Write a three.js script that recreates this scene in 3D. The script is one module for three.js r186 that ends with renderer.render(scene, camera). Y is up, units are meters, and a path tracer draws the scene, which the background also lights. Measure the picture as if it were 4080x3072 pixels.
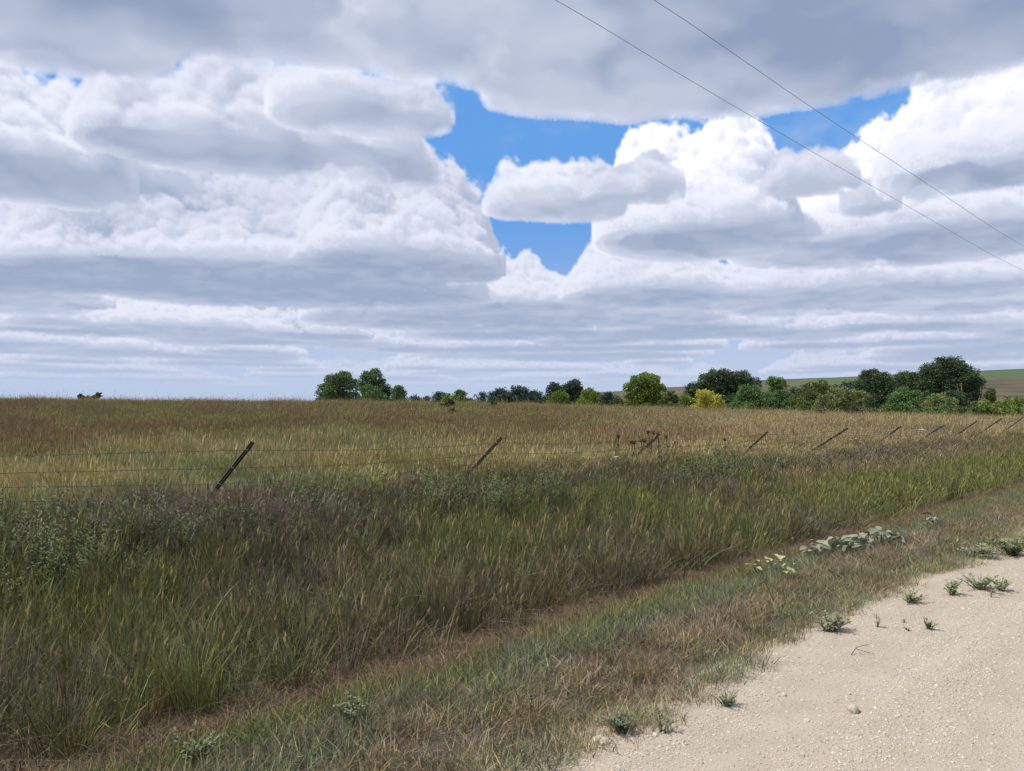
import * as THREE from 'three';
import { mergeGeometries } from 'three/addons/utils/BufferGeometryUtils.js';

// ---------------------------------------------------------------- camera, sun, exposure
const EYE = 1.7, F = 3082, PITCH = Math.atan(64 / F);          // F: focal length in pixels of the 4080 x 3072 picture
const scene = new THREE.Scene();
const camera = new THREE.PerspectiveCamera(2 * Math.atan(1536 / F) * 180 / Math.PI, 4080 / 3072, 0.1, 20000);
camera.position.set(0, EYE, 0);
camera.rotation.set(PITCH, 0, 0);
camera.updateMatrixWorld(true);
const renderer = new THREE.WebGLRenderer({ antialias: true });
renderer.toneMapping = THREE.LinearToneMapping;
renderer.toneMappingExposure = 1.0;
renderer.shadowMap.enabled = true;
const SUN_AZ = -84 * Math.PI / 180, SUN_EL = 57 * Math.PI / 180;   // high, to the left
const sun = new THREE.DirectionalLight(new THREE.Color(1, 0.95, 0.87), 4.0);
sun.name = 'sun';
sun.position.set(Math.sin(SUN_AZ) * Math.cos(SUN_EL), Math.sin(SUN_EL), -Math.cos(SUN_AZ) * Math.cos(SUN_EL)).multiplyScalar(300);
sun.castShadow = true;
sun.shadow.radius = 2.5;
sun.shadow.mapSize.set(4096, 4096);
Object.assign(sun.shadow.camera, { left: -320, right: 320, top: 320, bottom: -320, near: 1, far: 900 });
scene.add(sun);

// ---------------------------------------------------------------- numbers
const R2D = 180 / Math.PI, clamp = (x, a = 0, b = 1) => Math.min(b, Math.max(a, x)), lerp = (a, b, t) => a + (b - a) * t;
const sstep = (a, b, x) => { const t = clamp((x - a) / (b - a)); return t * t * (3 - 2 * t); };
function rng(seed) { let s = seed >>> 0; return () => { s = (s + 0x6d2b79f5) | 0; let t = Math.imul(s ^ (s >>> 15), 1 | s); t = (t + Math.imul(t ^ (t >>> 7), 61 | t)) ^ t; return ((t ^ (t >>> 14)) >>> 0) / 4294967296; }; }
const PERM = new Uint8Array(512);
{ const r = rng(7), p = Array.from({ length: 256 }, (_, i) => i); for (let i = 255; i > 0; i--) { const j = Math.floor(r() * (i + 1)); [p[i], p[j]] = [p[j], p[i]]; } for (let i = 0; i < 512; i++) PERM[i] = p[i & 255]; }
const GX = new Float32Array(256), GY = new Float32Array(256), JX = new Float32Array(256), JY = new Float32Array(256);
{ const r = rng(11); for (let i = 0; i < 256; i++) { const a = r() * 6.2832; GX[i] = Math.cos(a); GY[i] = Math.sin(a); JX[i] = r(); JY[i] = r(); } }
function perlin(x, y) {
  const xf = Math.floor(x), yf = Math.floor(y), X = xf & 255, Y = yf & 255, u = x - xf, v = y - yf;
  const s = u * u * u * (u * (u * 6 - 15) + 10), t = v * v * v * (v * (v * 6 - 15) + 10);
  const a = PERM[PERM[X] + Y], b = PERM[PERM[X + 1] + Y], c = PERM[PERM[X] + Y + 1], d = PERM[PERM[X + 1] + Y + 1];
  const p = GX[a] * u + GY[a] * v, q = GX[b] * (u - 1) + GY[b] * v, e = GX[c] * u + GY[c] * (v - 1), f = GX[d] * (u - 1) + GY[d] * (v - 1);
  return 1.5 * lerp(lerp(p, q, s), lerp(e, f, s), t);
}
const fbm = (x, y, n = 4) => { let a = 0.5, s = 0; for (let i = 0; i < n; i++) { s += a * perlin(x, y); x = x * 2.03 + 17.1; y = y * 2.03 + 5.7; a *= 0.5; } return s; };
// rounded bumps with creases between them: 1 at the middle of a cell, 0 at its rim
function bumps(x, y) {
  const xf = Math.floor(x), yf = Math.floor(y); let m = 9;
  for (let j = -1; j <= 1; j++) for (let i = -1; i <= 1; i++) {
    const h = PERM[PERM[(xf + i) & 255] + ((yf + j) & 255)], dx = xf + i + JX[h] - x, dy = yf + j + JY[h] - y, d = dx * dx + dy * dy;
    if (d < m) m = d;
  }
  return 1 - Math.min(1, m);
}
function curve(pts, x) {      // piecewise linear, smoothed at the joints
  if (typeof pts === 'number') return pts;
  if (x <= pts[0][0]) return pts[0][1];
  for (let i = 1; i < pts.length; i++) if (x < pts[i][0]) { const t = (x - pts[i - 1][0]) / (pts[i][0] - pts[i - 1][0]); return lerp(pts[i - 1][1], pts[i][1], t * t * (3 - 2 * t) * 0.6 + t * 0.4); }
  return pts[pts.length - 1][1];
}
// direction of a pixel of the photograph (4080 wide), as azimuth and elevation in degrees
function towards(px, py) {
  const x = (px - 2040) / F, y = (1536 - py) / F, cy = y * Math.cos(PITCH) + Math.sin(PITCH), cz = Math.cos(PITCH) - y * Math.sin(PITCH);
  return [Math.atan2(x, cz) * R2D, Math.atan2(cy, Math.hypot(x, cz)) * R2D];
}

// ---------------------------------------------------------------- sky: a layer of cumulus in space, lit by the sun and looked at from below
// The layer is laid out on a map round the place (azimuth x logarithm of distance); roof is how far the cloud there rises above the common flat base.
const BASE = 1.2, TOP = 3.1, SD = [Math.sin(SUN_AZ) * Math.cos(SUN_EL), Math.sin(SUN_EL), -Math.cos(SUN_AZ) * Math.cos(SUN_EL)];
const MA = 2160, MD = 800, D0 = 0.5, D1 = 75, LG = MD / Math.log(D1 / D0);
const roof = new Float32Array(MA * MD), shine = new Float32Array(MA * MD).fill(1);
// cloud(az, distance, half width across, half depth along, height), kilometres but for the azimuth
function cumulus(az, d, wide, deep, high, o = {}) {
  const seed = o.seed ?? az * 3.7 + d, reach = Math.min(180, (Math.atan2(wide * 1.5, Math.max(0.1, d - deep)) * R2D) * 1.1), a0 = Math.floor(((az - reach + 180) / 360) * MA), a1 = Math.ceil(((az + reach + 180) / 360) * MA);
  const ar = az / R2D, cx = Math.sin(ar) * d, cz = -Math.cos(ar) * d, ux = Math.cos(ar), uz = Math.sin(ar), vx = Math.sin(ar), vz = -Math.cos(ar);
  const b0 = Math.max(0, Math.floor(Math.log(Math.max(D0, d - deep * 1.6 - wide * 0.2) / D0) * LG)), b1 = Math.min(MD - 1, Math.ceil(Math.log((Math.hypot(d, wide) + deep * 1.6) / D0) * LG));
  for (let i = a0; i <= a1; i++) {
    const ia = ((i % MA) + MA) % MA, a = ((ia + 0.5) / MA) * 2 * Math.PI - Math.PI, sa = Math.sin(a), ca = Math.cos(a);
    for (let j = b0; j <= b1; j++) {
      const r = D0 * Math.exp((j + 0.5) / LG), x = sa * r - cx, z = -ca * r - cz, u = (x * ux + z * uz) / wide, v = (x * vx + z * vz) / deep;
      const n = 0.6 * fbm(x / (0.8 * wide + 0.25) + seed, z / (0.8 * wide + 0.25) + seed * 0.7, o.oct ?? 2), q = 1 - (u * u + v * v) + (0.9 + 0.5 * Math.min(1, wide / 2)) * n * (o.rag ?? 1);
      if (q <= 0) continue;
      const k = ia * MD + j, h = high * Math.pow(Math.min(1, q), o.flat ?? 0.5);
      if (h > roof[k]) { roof[k] = h; shine[k] = o.shine ?? 1; }
    }
  }
}
function gap(x, y, rx, ry, depth = 1) {       // a hole through the layer where the photograph shows blue
  const [a, e] = towards(x * (4080 / 2212), y * (4080 / 2212)), wa = rx * 0.0343, we = ry * 0.0343;
  for (let i = 0; i < MA; i++) {
    const az = ((i + 0.5) / MA) * 360 - 180; if (Math.abs(az - a) > 3 * wa) continue;
    for (let j = 0; j < MD; j++) { const el = Math.atan2(BASE + 0.1, D0 * Math.exp((j + 0.5) / LG)) * R2D, q = ((az - a) / wa) ** 2 + ((el - e) / we) ** 2; if (q < 6) roof[i * MD + j] *= 1 - Math.min(1, depth * 1.6 * Math.exp(-q)) ;  }
  }
}
// a cloud given as it is seen: left and right end, upper and lower border of its grey underside, its highest top (pixels of the picture 2212 wide)
function seen(x0, x1, front, rear, top, o = {}) {
  const s = 4080 / 2212, xm = (x0 + x1) / 2, [am, er] = towards(xm * s, rear * s), [, ef] = towards(xm * s, front * s), [, et] = towards(xm * s, top * s), [a0] = towards(x0 * s, rear * s), [a1] = towards(x1 * s, rear * s);
  const dr = BASE / Math.tan(er / R2D), df = BASE / Math.tan(ef / R2D), d = (dr + df) / 2;
  const wide = d * Math.sin((a1 - a0) / 2 / R2D), deep = (dr - df) / 2, high = Math.max(0.12, Math.tan(et / R2D) * (df * 0.6 + dr * 0.4) - BASE), r = rng(Math.round(x0 * 7 + top * 13 + 9000));
  cumulus(am, d, wide, deep, high * 0.6, { rag: 0.4, ...o });
  const n = Math.max(2, Math.round((o.towers ?? 1) * 1.6 * wide / Math.max(0.3, high)) + 1);
  for (let i = 0; i < n; i++) {             // towers of different height
    const u = -0.82 + 1.64 * (i + 0.5 + (r() - 0.5) * 0.7) / n, p = (o.profile ? o.profile(u) : 1) * (1 - 0.25 * Math.abs(u) ** 3), hh = high * p * (0.8 + 0.4 * r());
    cumulus(am + Math.asin(clamp((u * wide) / d, -0.99, 0.99)) * R2D, d + deep * (r() - 0.5) * 0.7, Math.min(wide * 0.6, hh * (0.55 + 0.5 * r())), Math.min(deep * 0.9, hh * (0.5 + 0.3 * r())), hh, { rag: 0.25, ...o });
  }
}
{
  const r = rng(4321);
  for (let i = 0; i < 680; i++) {           // all round, thinning out nowhere
    const d = 2.6 * Math.pow(70 / 2.6, Math.sqrt(r() * 0.92 + 0.08)), az = -180 + 360 * r(), s = 0.35 + 0.9 * r() ** 2 + 0.012 * d;
    if (Math.abs(az) < 42 && d < 12.5) continue;
    cumulus(az, d, s * (1 + 1.1 * r()), s * (0.65 + 0.35 * r()), 0.22 + 0.16 * s, { seed: i, rag: 0.9, oct: 3, shine: 0.5 + 0.5 * r() });
    for (let k = 0; k < 4; k++) { const q = 0.35 + 0.3 * s * r(); cumulus(az + ((r() - 0.5) * 1.7 * s / d) * R2D, d + (r() - 0.5) * 0.7 * s, q * (1 + 0.6 * r()), q, 0.5 + 0.7 * q + 0.4 * r(), { seed: i * 3 + k, rag: 0.3, shine: 0.7 + 0.6 * r() }); }
  }
  // those in view, far ones first
  for (const [x0, x1, front, rear, top, shine] of [[460, 640, 752, 782, 722, 0.95], [60, 300, 745, 768, 715, 0.6], [230, 310, 742, 762, 712, 1.2], [900, 1130, 752, 772, 735, 0.8], [1160, 1300, 756, 774, 738, 1.1], [1380, 1480, 712, 735, 694, 1.0], [340, 500, 716, 742, 682, 1.1], [1590, 1860, 704, 730, 668, 1.15], [2050, 2300, 722, 745, 700, 0.7], [20, 170, 676, 700, 640, 1.0], [860, 1230, 704, 730, 682, 0.9], [1230, 1530, 678, 700, 655, 0.75], [1790, 1910, 586, 606, 556, 1.2], [1900, 2230, 690, 712, 664, 0.7], [640, 860, 728, 750, 706, 0.7]]) seen(x0, x1, front, rear, top, { shine, towers: 0.8, rag: 0.5 });
  seen(-260, 260, 610, 668, 575); seen(160, 620, 690, 728, 640, { shine: 1.1 }); seen(1080, 1560, 660, 700, 610); seen(1560, 1960, 640, 672, 600); seen(1900, 2300, 640, 668, 590);
  seen(660, 1330, 655, 708, 560); seen(900, 1320, 640, 675, 565); seen(1220, 1560, 605, 655, 490); seen(1290, 2340, 600, 650, 530, { profile: (u) => 0.8 + 0.2 * Math.sin(u * 6) });
  seen(-300, 200, 540, 628, 380, { shine: 0.6 }); seen(60, 1010, 545, 650, 318, { shine: 0.72, profile: (u) => 1 - 0.12 * u * u }); seen(640, 1085, 520, 600, 366, { shine: 0.85 });
  seen(1085, 1330, 418, 454, 314, { shine: 1.1 }); seen(1290, 1700, 462, 545, 244, { shine: 1.8 }); seen(1560, 2360, 470, 555, 282, { shine: 1.7, profile: (u) => 0.85 + 0.15 * Math.cos(5 * u) });
  seen(1250, 1380, 398, 420, 345, { shine: 0.12 }); seen(1370, 1475, 390, 415, 318, { shine: 0.12 }); seen(1660, 1850, 372, 400, 305, { shine: 0.35 }); seen(1800, 1960, 418, 446, 388, { shine: 0.15 });
  seen(745, 972, 346, 380, 246, { rag: 0.2, towers: 0.6 });
  seen(1890, 2500, 312, 372, 98, { shine: 1.7 });
  seen(-420, 300, 300, 400, 92, { shine: 0.95 }); seen(180, 780, 262, 350, 118, { shine: 0.75 }); seen(560, 1000, 190, 262, 104, { shine: 0.8 }); seen(640, 905, 285, 346, 200, { });
  // the sheet overhead, thick and grey at the upper corners
  for (let i = 0; i < 46; i++) { const az = -180 + 360 * r(), d = 0.4 + 1.75 * Math.sqrt(r()); cumulus(az, d, 0.4 + 0.4 * r(), 0.35 + 0.35 * r(), 0.07 + 0.15 * r(), { seed: i + 5000, rag: 1.6, oct: 4 }); }
  for (const [az, d, w, dp, h] of [[-30, 2.42, 0.55, 0.34, 0.85], [-34, 2.0, 0.6, 0.5, 0.9], [-21, 2.4, 0.26, 0.2, 0.22], [-9, 2.42, 0.26, 0.16, 0.14], [-4, 2.3, 0.24, 0.2, 0.12], [-33, 2.85, 0.5, 0.25, 0.2], [-25, 2.62, 0.4, 0.15, 0.15], [-14, 2.6, 0.3, 0.12, 0.1], [-6, 2.62, 0.3, 0.12, 0.12], [2.5, 2.45, 0.3, 0.6, 0.12], [7, 2.45, 0.5, 0.8, 0.18], [13, 2.5, 0.5, 0.65, 0.26], [19, 2.6, 0.55, 0.62, 0.26], [24, 2.45, 0.7, 0.4, 0.8], [31, 2.6, 0.75, 0.38, 1.05], [33, 2.1, 0.9, 0.5, 1.0], [28, 2.9, 0.45, 0.22, 0.4], [1, 1.9, 0.5, 0.3, 0.1]]) cumulus(az, d, w, dp, h, { rag: 1.3, oct: 4 });
  gap(412, 78, 26, 20, 0.55); gap(775, 78, 26, 16, 0.7); gap(1010, 165, 45, 40, 0.6);  gap(2090, 128, 40, 12, 0.8);
}
{                                        // soften the steps of the map
  const tmp = new Float32Array(MA * MD);
  for (const map of [roof, roof, shine, shine]) {
    for (let i = 0; i < MA; i++) for (let j = 0; j < MD; j++) { let v = 0; for (let k = -3; k <= 3; k++) v += map[((i + k + MA) % MA) * MD + j]; tmp[i * MD + j] = v / 7; }
    for (let i = 0; i < MA; i++) for (let j = 0; j < MD; j++) { let v = 0; for (let k = -3; k <= 3; k++) v += tmp[i * MD + Math.min(MD - 1, Math.max(0, j + k))]; map[i * MD + j] = v / 7; }
  }
}
// billows: a cube of rounded cells that repeats
const NB = 64, puff = new Float32Array(NB * NB * NB);
{
  const r = rng(77), octave = (c) => { const p = new Float32Array(c * c * c * 3).map(() => r()); return (x, y, z) => {
    x *= c; y *= c; z *= c; const xi = Math.floor(x), yi = Math.floor(y), zi = Math.floor(z); let m = 9;
    for (let k = -1; k <= 1; k++) for (let j = -1; j <= 1; j++) for (let i = -1; i <= 1; i++) { const q = ((((zi + k + c) % c) * c + ((yi + j + c) % c)) * c + ((xi + i + c) % c)) * 3, dx = xi + i + p[q] - x, dy = yi + j + p[q + 1] - y, dz = zi + k + p[q + 2] - z, d = dx * dx + dy * dy + dz * dz; if (d < m) m = d; }
    return 1 - Math.min(1, m); }; };
  const a = octave(4), b = octave(8), c = octave(16);
  for (let z = 0; z < NB; z++) for (let y = 0; y < NB; y++) for (let x = 0; x < NB; x++) { const u = x / NB, v = y / NB, w = z / NB; puff[(z * NB + y) * NB + x] = 0.55 * a(u, v, w) + 0.3 * b(u, v, w) + 0.15 * c(u, v, w); }
}
function billow(x, y, z) {
  x *= NB; y *= NB; z *= NB; const xf = Math.floor(x), yf = Math.floor(y), zf = Math.floor(z), u = x - xf, v = y - yf, w = z - zf, m = NB - 1;
  const x0 = xf & m, x1 = (xf + 1) & m, y0 = (yf & m) * NB, y1 = ((yf + 1) & m) * NB, z0 = (zf & m) * NB * NB, z1 = ((zf + 1) & m) * NB * NB;
  const p = puff[z0 + y0 + x0], q = puff[z0 + y1 + x0], s = puff[z1 + y0 + x0], t = puff[z1 + y1 + x0];
  const A0 = p + (puff[z0 + y0 + x1] - p) * u, A1 = q + (puff[z0 + y1 + x1] - q) * u, B0 = s + (puff[z1 + y0 + x1] - s) * u, B1 = t + (puff[z1 + y1 + x1] - t) * u;
  const A2 = A0 + (A1 - A0) * v, B2 = B0 + (B1 - B0) * v; return A2 + (B2 - A2) * w;
}
let hRel = 0, lit = 1, thick = 0, mottle = 0;
function density(x, y, z, fine) {
  const d = Math.sqrt(x * x + z * z), fb = Math.log(d / D0) * LG - 0.5; if (fb >= MD - 1) return 0;
  const fa = ((Math.atan2(x, -z) + Math.PI) / (2 * Math.PI)) * MA - 0.5, b = Math.max(0, Math.min(MD - 2, Math.floor(fb))), a = Math.floor(fa), ta = fa - a, tb = clamp(fb - b), A = ((a + MA) % MA) * MD, B = ((a + 1 + MA) % MA) * MD;
  const T = (roof[A + b] * (1 - tb) + roof[A + b + 1] * tb) * (1 - ta) + (roof[B + b] * (1 - tb) + roof[B + b + 1] * tb) * ta, yb = y - BASE; if (T <= 0.02 || yb < -0.25 || yb > T + 0.6) return 0;
  hRel = yb / Math.max(0.25, T); lit = shine[(ta < 0.5 ? A : B) + b]; thick = T;
  let s = (T - Math.max(0, yb)) / (0.16 + 0.36 * T); if (s < -0.75) return 0; if (s > 1.5) s = 1.5;
  const g = 0.6 + 0.5 * Math.min(1, d / 20), w = 0.16 * g * perlin(x * 2.1 / g + y * 2.3, z * 2.1 / g - y * 1.9), w2 = 0.16 * g * perlin(z * 2.3 / g + y * 2.1 + 9, x * 1.9 / g - y * 2.2);
  const b1 = billow((x + w) * 0.5 / g, (y + w2) * 0.56 / g, (z - w2) * 0.5 / g);
  mottle = b1 - 0.6; s += 1.25 * (b1 - 0.62);
  if (s < -0.25) return 0;
  const b2 = fine ? billow(x * 1.55 / g + 0.3, y * 1.7 / g + w, z * 1.55 / g) : 0.62;
  s += 0.75 * (b2 - 0.62);
  if (fine && s < 0.35 && s > -0.15) s += 0.34 * (billow(x * 4.3 / g, y * 4.6 / g + 0.5, z * 4.3 / g + w * 3) - 0.62);
  s = Math.min(s, (yb * 4.5 + 0.3 + 1.3 * (billow(x * 0.33, 0.3, z * 0.33) - 0.62) + 0.7 * (b2 - 0.62)) * 1.6);
  return s <= 0 ? 0 : Math.min(1, s * 4.5);
}
function skyAt(a, e, out) {
  const y = Math.max(0.05, e), k = sstep(1.5, 14, y) * 0.9 + 0.1 * sstep(12, 40, y);
  const clearR = lerp(0.5, 0.105, k), clearG = lerp(0.6, 0.34, k), clearB = lerp(0.8, 0.80, k);
  const ar = a / R2D, er = y / R2D, dx = Math.sin(ar) * Math.cos(er), dy = Math.sin(er), dz = -Math.cos(ar) * Math.cos(er), mu = dx * SD[0] + dy * SD[1] + dz * SD[2];
  const phase = 0.85 + 0.5 * Math.pow(clamp((mu + 1) / 2), 6);
  const veil = 0.38 * sstep(0.0, 0.5, fbm(a * 0.11 + 7, e * 0.2 + 3, 5)), vR = lerp(clearR, 0.55, veil), vG = lerp(clearG, 0.64, veil), vB = lerp(clearB, 0.84, veil);
  let t = (BASE - 0.06) / dy, tr = 1, R = 0, G = 0, B = 0, hazeT = 0; const end = Math.min(TOP / dy, 72);
  const hash = Math.sin(a * 1271.3 + e * 3117.7) * 43758.5453, j = hash - Math.floor(hash);
  t *= 1 + 0.0045 * j;
  while (t < end && tr > 0.02) {
    const step = Math.max(0.016, t * 0.0052), x = dx * t, yy = dy * t, z = dz * t, rho = density(x, yy, z, true);
    if (rho > 0) {
      const h = clamp(hRel), sh = lit, thickness = thick, mott = mottle; let tau = 0;
      for (let i = 0, l = 0.035; i < 5; i++, l *= 1.95) tau += density(x + SD[0] * l, yy + SD[1] * l, z + SD[2] * l, i < 2) * l * 0.95;
      tau *= 17;
      const direct = (0.54 * Math.exp(-tau * 0.75) + 0.27 * Math.exp(-tau * 0.13)) * phase * sh, amb = clamp(0.66 - 0.62 * Math.min(1, thickness / 0.75) + 1.7 * mott + 0.75 * h * (0.5 + 0.5 * Math.min(1, thickness)));
      const al = 1 - Math.exp(-rho * 22 * step * (t > 14 ? 0.8 : 1)), w = tr * al, hz = 1 - Math.exp(-t / 25), far = Math.min(1, t / 22);
      const up = Math.max(amb, 0.45 * far), cr = lerp(0.235, 0.45, up) + (0.66 + 0.2 * far) * direct, cg = lerp(0.31, 0.505, up) + (0.625 + 0.05 * far) * direct, cb = lerp(0.465, 0.645, up) + 0.6 * direct;
      R += w * lerp(cr, 0.5, hz); G += w * lerp(cg, 0.6, hz); B += w * lerp(cb, 0.8, hz); tr *= 1 - al;
    }
    t += rho > 0 ? step * 0.7 : step * 1.3;
  }
  if (tr < 0.02) tr = 0;
  out[0] = R + tr * vR; out[1] = G + tr * vG; out[2] = B + tr * vB;
}
{
  const W = 4096, Hh = 2048, data = new Float32Array(W * Hh * 4), o = [0, 0, 0];
  const put = (c, r, v) => { const i = (r * W + c) * 4; data[i] = v[0]; data[i + 1] = v[1]; data[i + 2] = v[2]; data[i + 3] = 1; };
  const ground = [0.10, 0.10, 0.08], ang = (c) => { let a = ((c + 0.5) / W) * 360 - 180 + 90; return a > 180 ? a - 360 : a; }, elv = (r) => ((r + 0.5) / Hh) * 180 - 90;
  const STEP = 4, fine = (c, r) => { const a = ang(c); return r >= Hh / 2 - 4 && elv(r) < 34 && Math.abs(a) < 44; };
  const coarseW = W / STEP, coarseH = Hh / STEP, coarse = new Float32Array(coarseW * coarseH * 3);
  for (let r = coarseH / 2; r < coarseH; r++) for (let c = 0; c < coarseW; c++) { skyAt(ang(c * STEP + 1.5), elv(r * STEP + 1.5), o); coarse.set(o, (r * coarseW + c) * 3); }
  for (let r = 0; r < Hh; r++) for (let c = 0; c < W; c++) {
    if (r < Hh / 2) { put(c, r, ground); continue; }
    if (fine(c, r)) { skyAt(ang(c), elv(r), o); put(c, r, o); continue; }
    const x = (c - 1.5) / STEP, y = clamp((r - 1.5) / STEP, coarseH / 2, coarseH - 1.001), x0 = Math.floor(x), y0 = Math.floor(y), fx = x - x0, fy = y - y0;
    const A = ((x0 + coarseW) % coarseW), Bc = (x0 + 1 + coarseW) % coarseW;
    for (let i = 0; i < 3; i++) o[i] = lerp(lerp(coarse[(y0 * coarseW + A) * 3 + i], coarse[(y0 * coarseW + Bc) * 3 + i], fx), lerp(coarse[((y0 + 1) * coarseW + A) * 3 + i], coarse[((y0 + 1) * coarseW + Bc) * 3 + i], fx), fy);
    put(c, r, o);
  }
  const sky = new THREE.DataTexture(data, W, Hh, THREE.RGBAFormat, THREE.FloatType);
  sky.mapping = THREE.EquirectangularReflectionMapping;
  sky.magFilter = THREE.LinearFilter; sky.minFilter = THREE.LinearFilter;
  sky.needsUpdate = true;
  scene.background = sky;
  scene.environment = sky;
}

// ---------------------------------------------------------------- the lie of the land
// s runs along the road (away to the right), t across it from under the camera towards the fence and the field.
const A = 46.3 / R2D, SA = Math.sin(A), CA = Math.cos(A);
const toST = (x, z) => [x * SA - z * CA, -x * CA - z * SA], fromST = (s, t) => [s * SA - t * CA, -s * CA - t * SA];
const pts = (list) => list.map(([x, y]) => towards(x, y));
const CREST = pts([[-600, 1584], [0, 1588], [1000, 1597], [1600, 1601], [2000, 1608], [2600, 1624], [3000, 1636], [3500, 1648], [4080, 1664], [4700, 1672]]);
const SKYLINE = pts([[-400, 1640], [1900, 1615], [2250, 1584], [2400, 1561], [2700, 1541], [3100, 1511], [3300, 1504], [3600, 1490], [4080, 1469], [5000, 1450], [5600, 1450]]);
const GRASS = 0.42, FENCE = 10, crestAt = (az) => lerp(80, 97, sstep(8, 34, az));
const tan = (deg) => Math.tan(deg / R2D);
function across(t) {
  if (t < 2.5) return -0.06;
  if (t < 3.1) return lerp(-0.06, -0.012, sstep(2.5, 3.1, t));
  if (t < 4.8) return lerp(-0.012, -0.26, sstep(3.1, 5.4, t) / sstep(3.1, 5.4, 4.8));
  if (t < 6.4) return -0.26 - 0.04 * sstep(4.8, 5.6, t);
  return lerp(-0.3, 0.12, sstep(6.4, 10.2, t));
}
function ground(x, z) {
  const [s, t] = toST(x, z), r = Math.hypot(x, z), az = Math.atan2(x, -z) * R2D, front = sstep(75, 45, Math.abs(az));
  let y = across(t < -7.2 ? Math.min(12, -t - 4.8) : t) - (t > 6 ? 0.1 * sstep(10, 22, s) * sstep(6.5, 10, t) : 0);
  const rough = 0.035 * fbm(x * 0.9, z * 0.9, 3) * sstep(2.5, 4, Math.abs(t + 2) - 0.5);
  if (t > FENCE || r > 60) {
    const field = t > 0 ? front : 0, D = crestAt(az), rf = Math.min(70, FENCE / Math.max(0.1, Math.sin(A - az / R2D)));
    const yc = EYE + tan(curve(CREST, az)) * D - GRASS, q = clamp((r - rf) / (D - rf));
    let yf = r < D ? lerp(0.12, yc, Math.pow(q, 1.15)) : yc - 3.2 * sstep(0, 75, r - D);
    yf += 0.16 * fbm(x * 0.09 + 3, z * 0.09, 3) * sstep(0, 0.25, q) * (1 - 0.5 * q);
    if (r > 260) { const top = EYE + tan(curve(SKYLINE, az)) * 950, k = (r - 260) / 690; yf = k < 1 ? lerp(yc - 3.2, top, k) + 1.6 * fbm(x * 0.006, z * 0.006, 3) * k * (1 - k) * 4 : top - 25 * sstep(1, 3.4, k); }
    y = lerp(y, yf, Math.max(field * sstep(FENCE, FENCE + 3, t), 0) + (t > FENCE ? 0 : 0));
  }
  return y + rough;
}
// the place on the ground seen at a pixel of the photograph
function onGround(px, py) {
  const [az, el] = towards(px, py), dx = Math.sin(az / R2D), dz = -Math.cos(az / R2D), k = tan(el);
  let r = 0.5;
  for (let i = 0; i < 4000 && r < 1500; i++) { const g = ground(dx * r, dz * r); if (EYE + k * r <= g) break; r += Math.max(0.01, r * 0.003); }
  return new THREE.Vector3(dx * r, ground(dx * r, dz * r), dz * r);
}
const polar = (px, r) => { const [az] = towards(px, 1600), x = Math.sin(az / R2D) * r, z = -Math.cos(az / R2D) * r; return new THREE.Vector3(x, ground(x, z), z); };
const heightAt = (px, py, r) => EYE + tan(towards(px, py)[1]) * r;

// ---------------------------------------------------------------- names, labels, materials
const used = new Map();
function numbered(name) { const n = used.get(name) || 0; used.set(name, n + 1); return n ? name + '_' + String(n).padStart(3, '0') : name; }
function tag(o, label, category, group, kind) { o.userData.label = label; if (category) o.userData.category = category; if (group) o.userData.group = group; if (kind) o.userData.kind = kind; return o; }
function thing(name, label, category, group, at) { const o = new THREE.Group(); o.name = numbered(name); if (at) o.position.copy(at); tag(o, label, category, group); scene.add(o); return o; }
function part(name, geo, mat, parent) { const m = new THREE.Mesh(geo, mat); m.name = name; m.castShadow = m.receiveShadow = true; parent.add(m); return m; }
const rgb = (r, g, b) => new THREE.Color().setRGB(r, g, b);
const plantMat = new THREE.MeshPhysicalMaterial({ name: 'leaf', vertexColors: true, roughness: 0.65, specularIntensity: 0.35, side: THREE.DoubleSide });
const woodyMat = new THREE.MeshStandardMaterial({ name: 'bark', color: rgb(0.11, 0.09, 0.075), roughness: 0.95 });
function texture(n, f, srgb = false) {
  const d = new Uint8Array(n * n * 4);
  for (let y = 0; y < n; y++) for (let x = 0; x < n; x++) { const v = f(x / n, y / n); for (let i = 0; i < 3; i++) d[(y * n + x) * 4 + i] = clamp(v[i]) * 255; d[(y * n + x) * 4 + 3] = 255; }
  const t = new THREE.DataTexture(d, n, n); t.wrapS = t.wrapT = THREE.RepeatWrapping; t.magFilter = THREE.LinearFilter; t.minFilter = THREE.LinearMipmapLinearFilter; t.generateMipmaps = true; if (srgb) t.colorSpace = THREE.SRGBColorSpace; t.needsUpdate = true; return t;
}
const geom = (P, C, I, N) => { const g = new THREE.BufferGeometry(); g.setAttribute('position', new THREE.Float32BufferAttribute(P, 3)); if (C) g.setAttribute('color', new THREE.Float32BufferAttribute(C, 3)); if (I) g.setIndex(I); if (N) g.setAttribute('normal', new THREE.Float32BufferAttribute(N, 3)); return g; };

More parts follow.
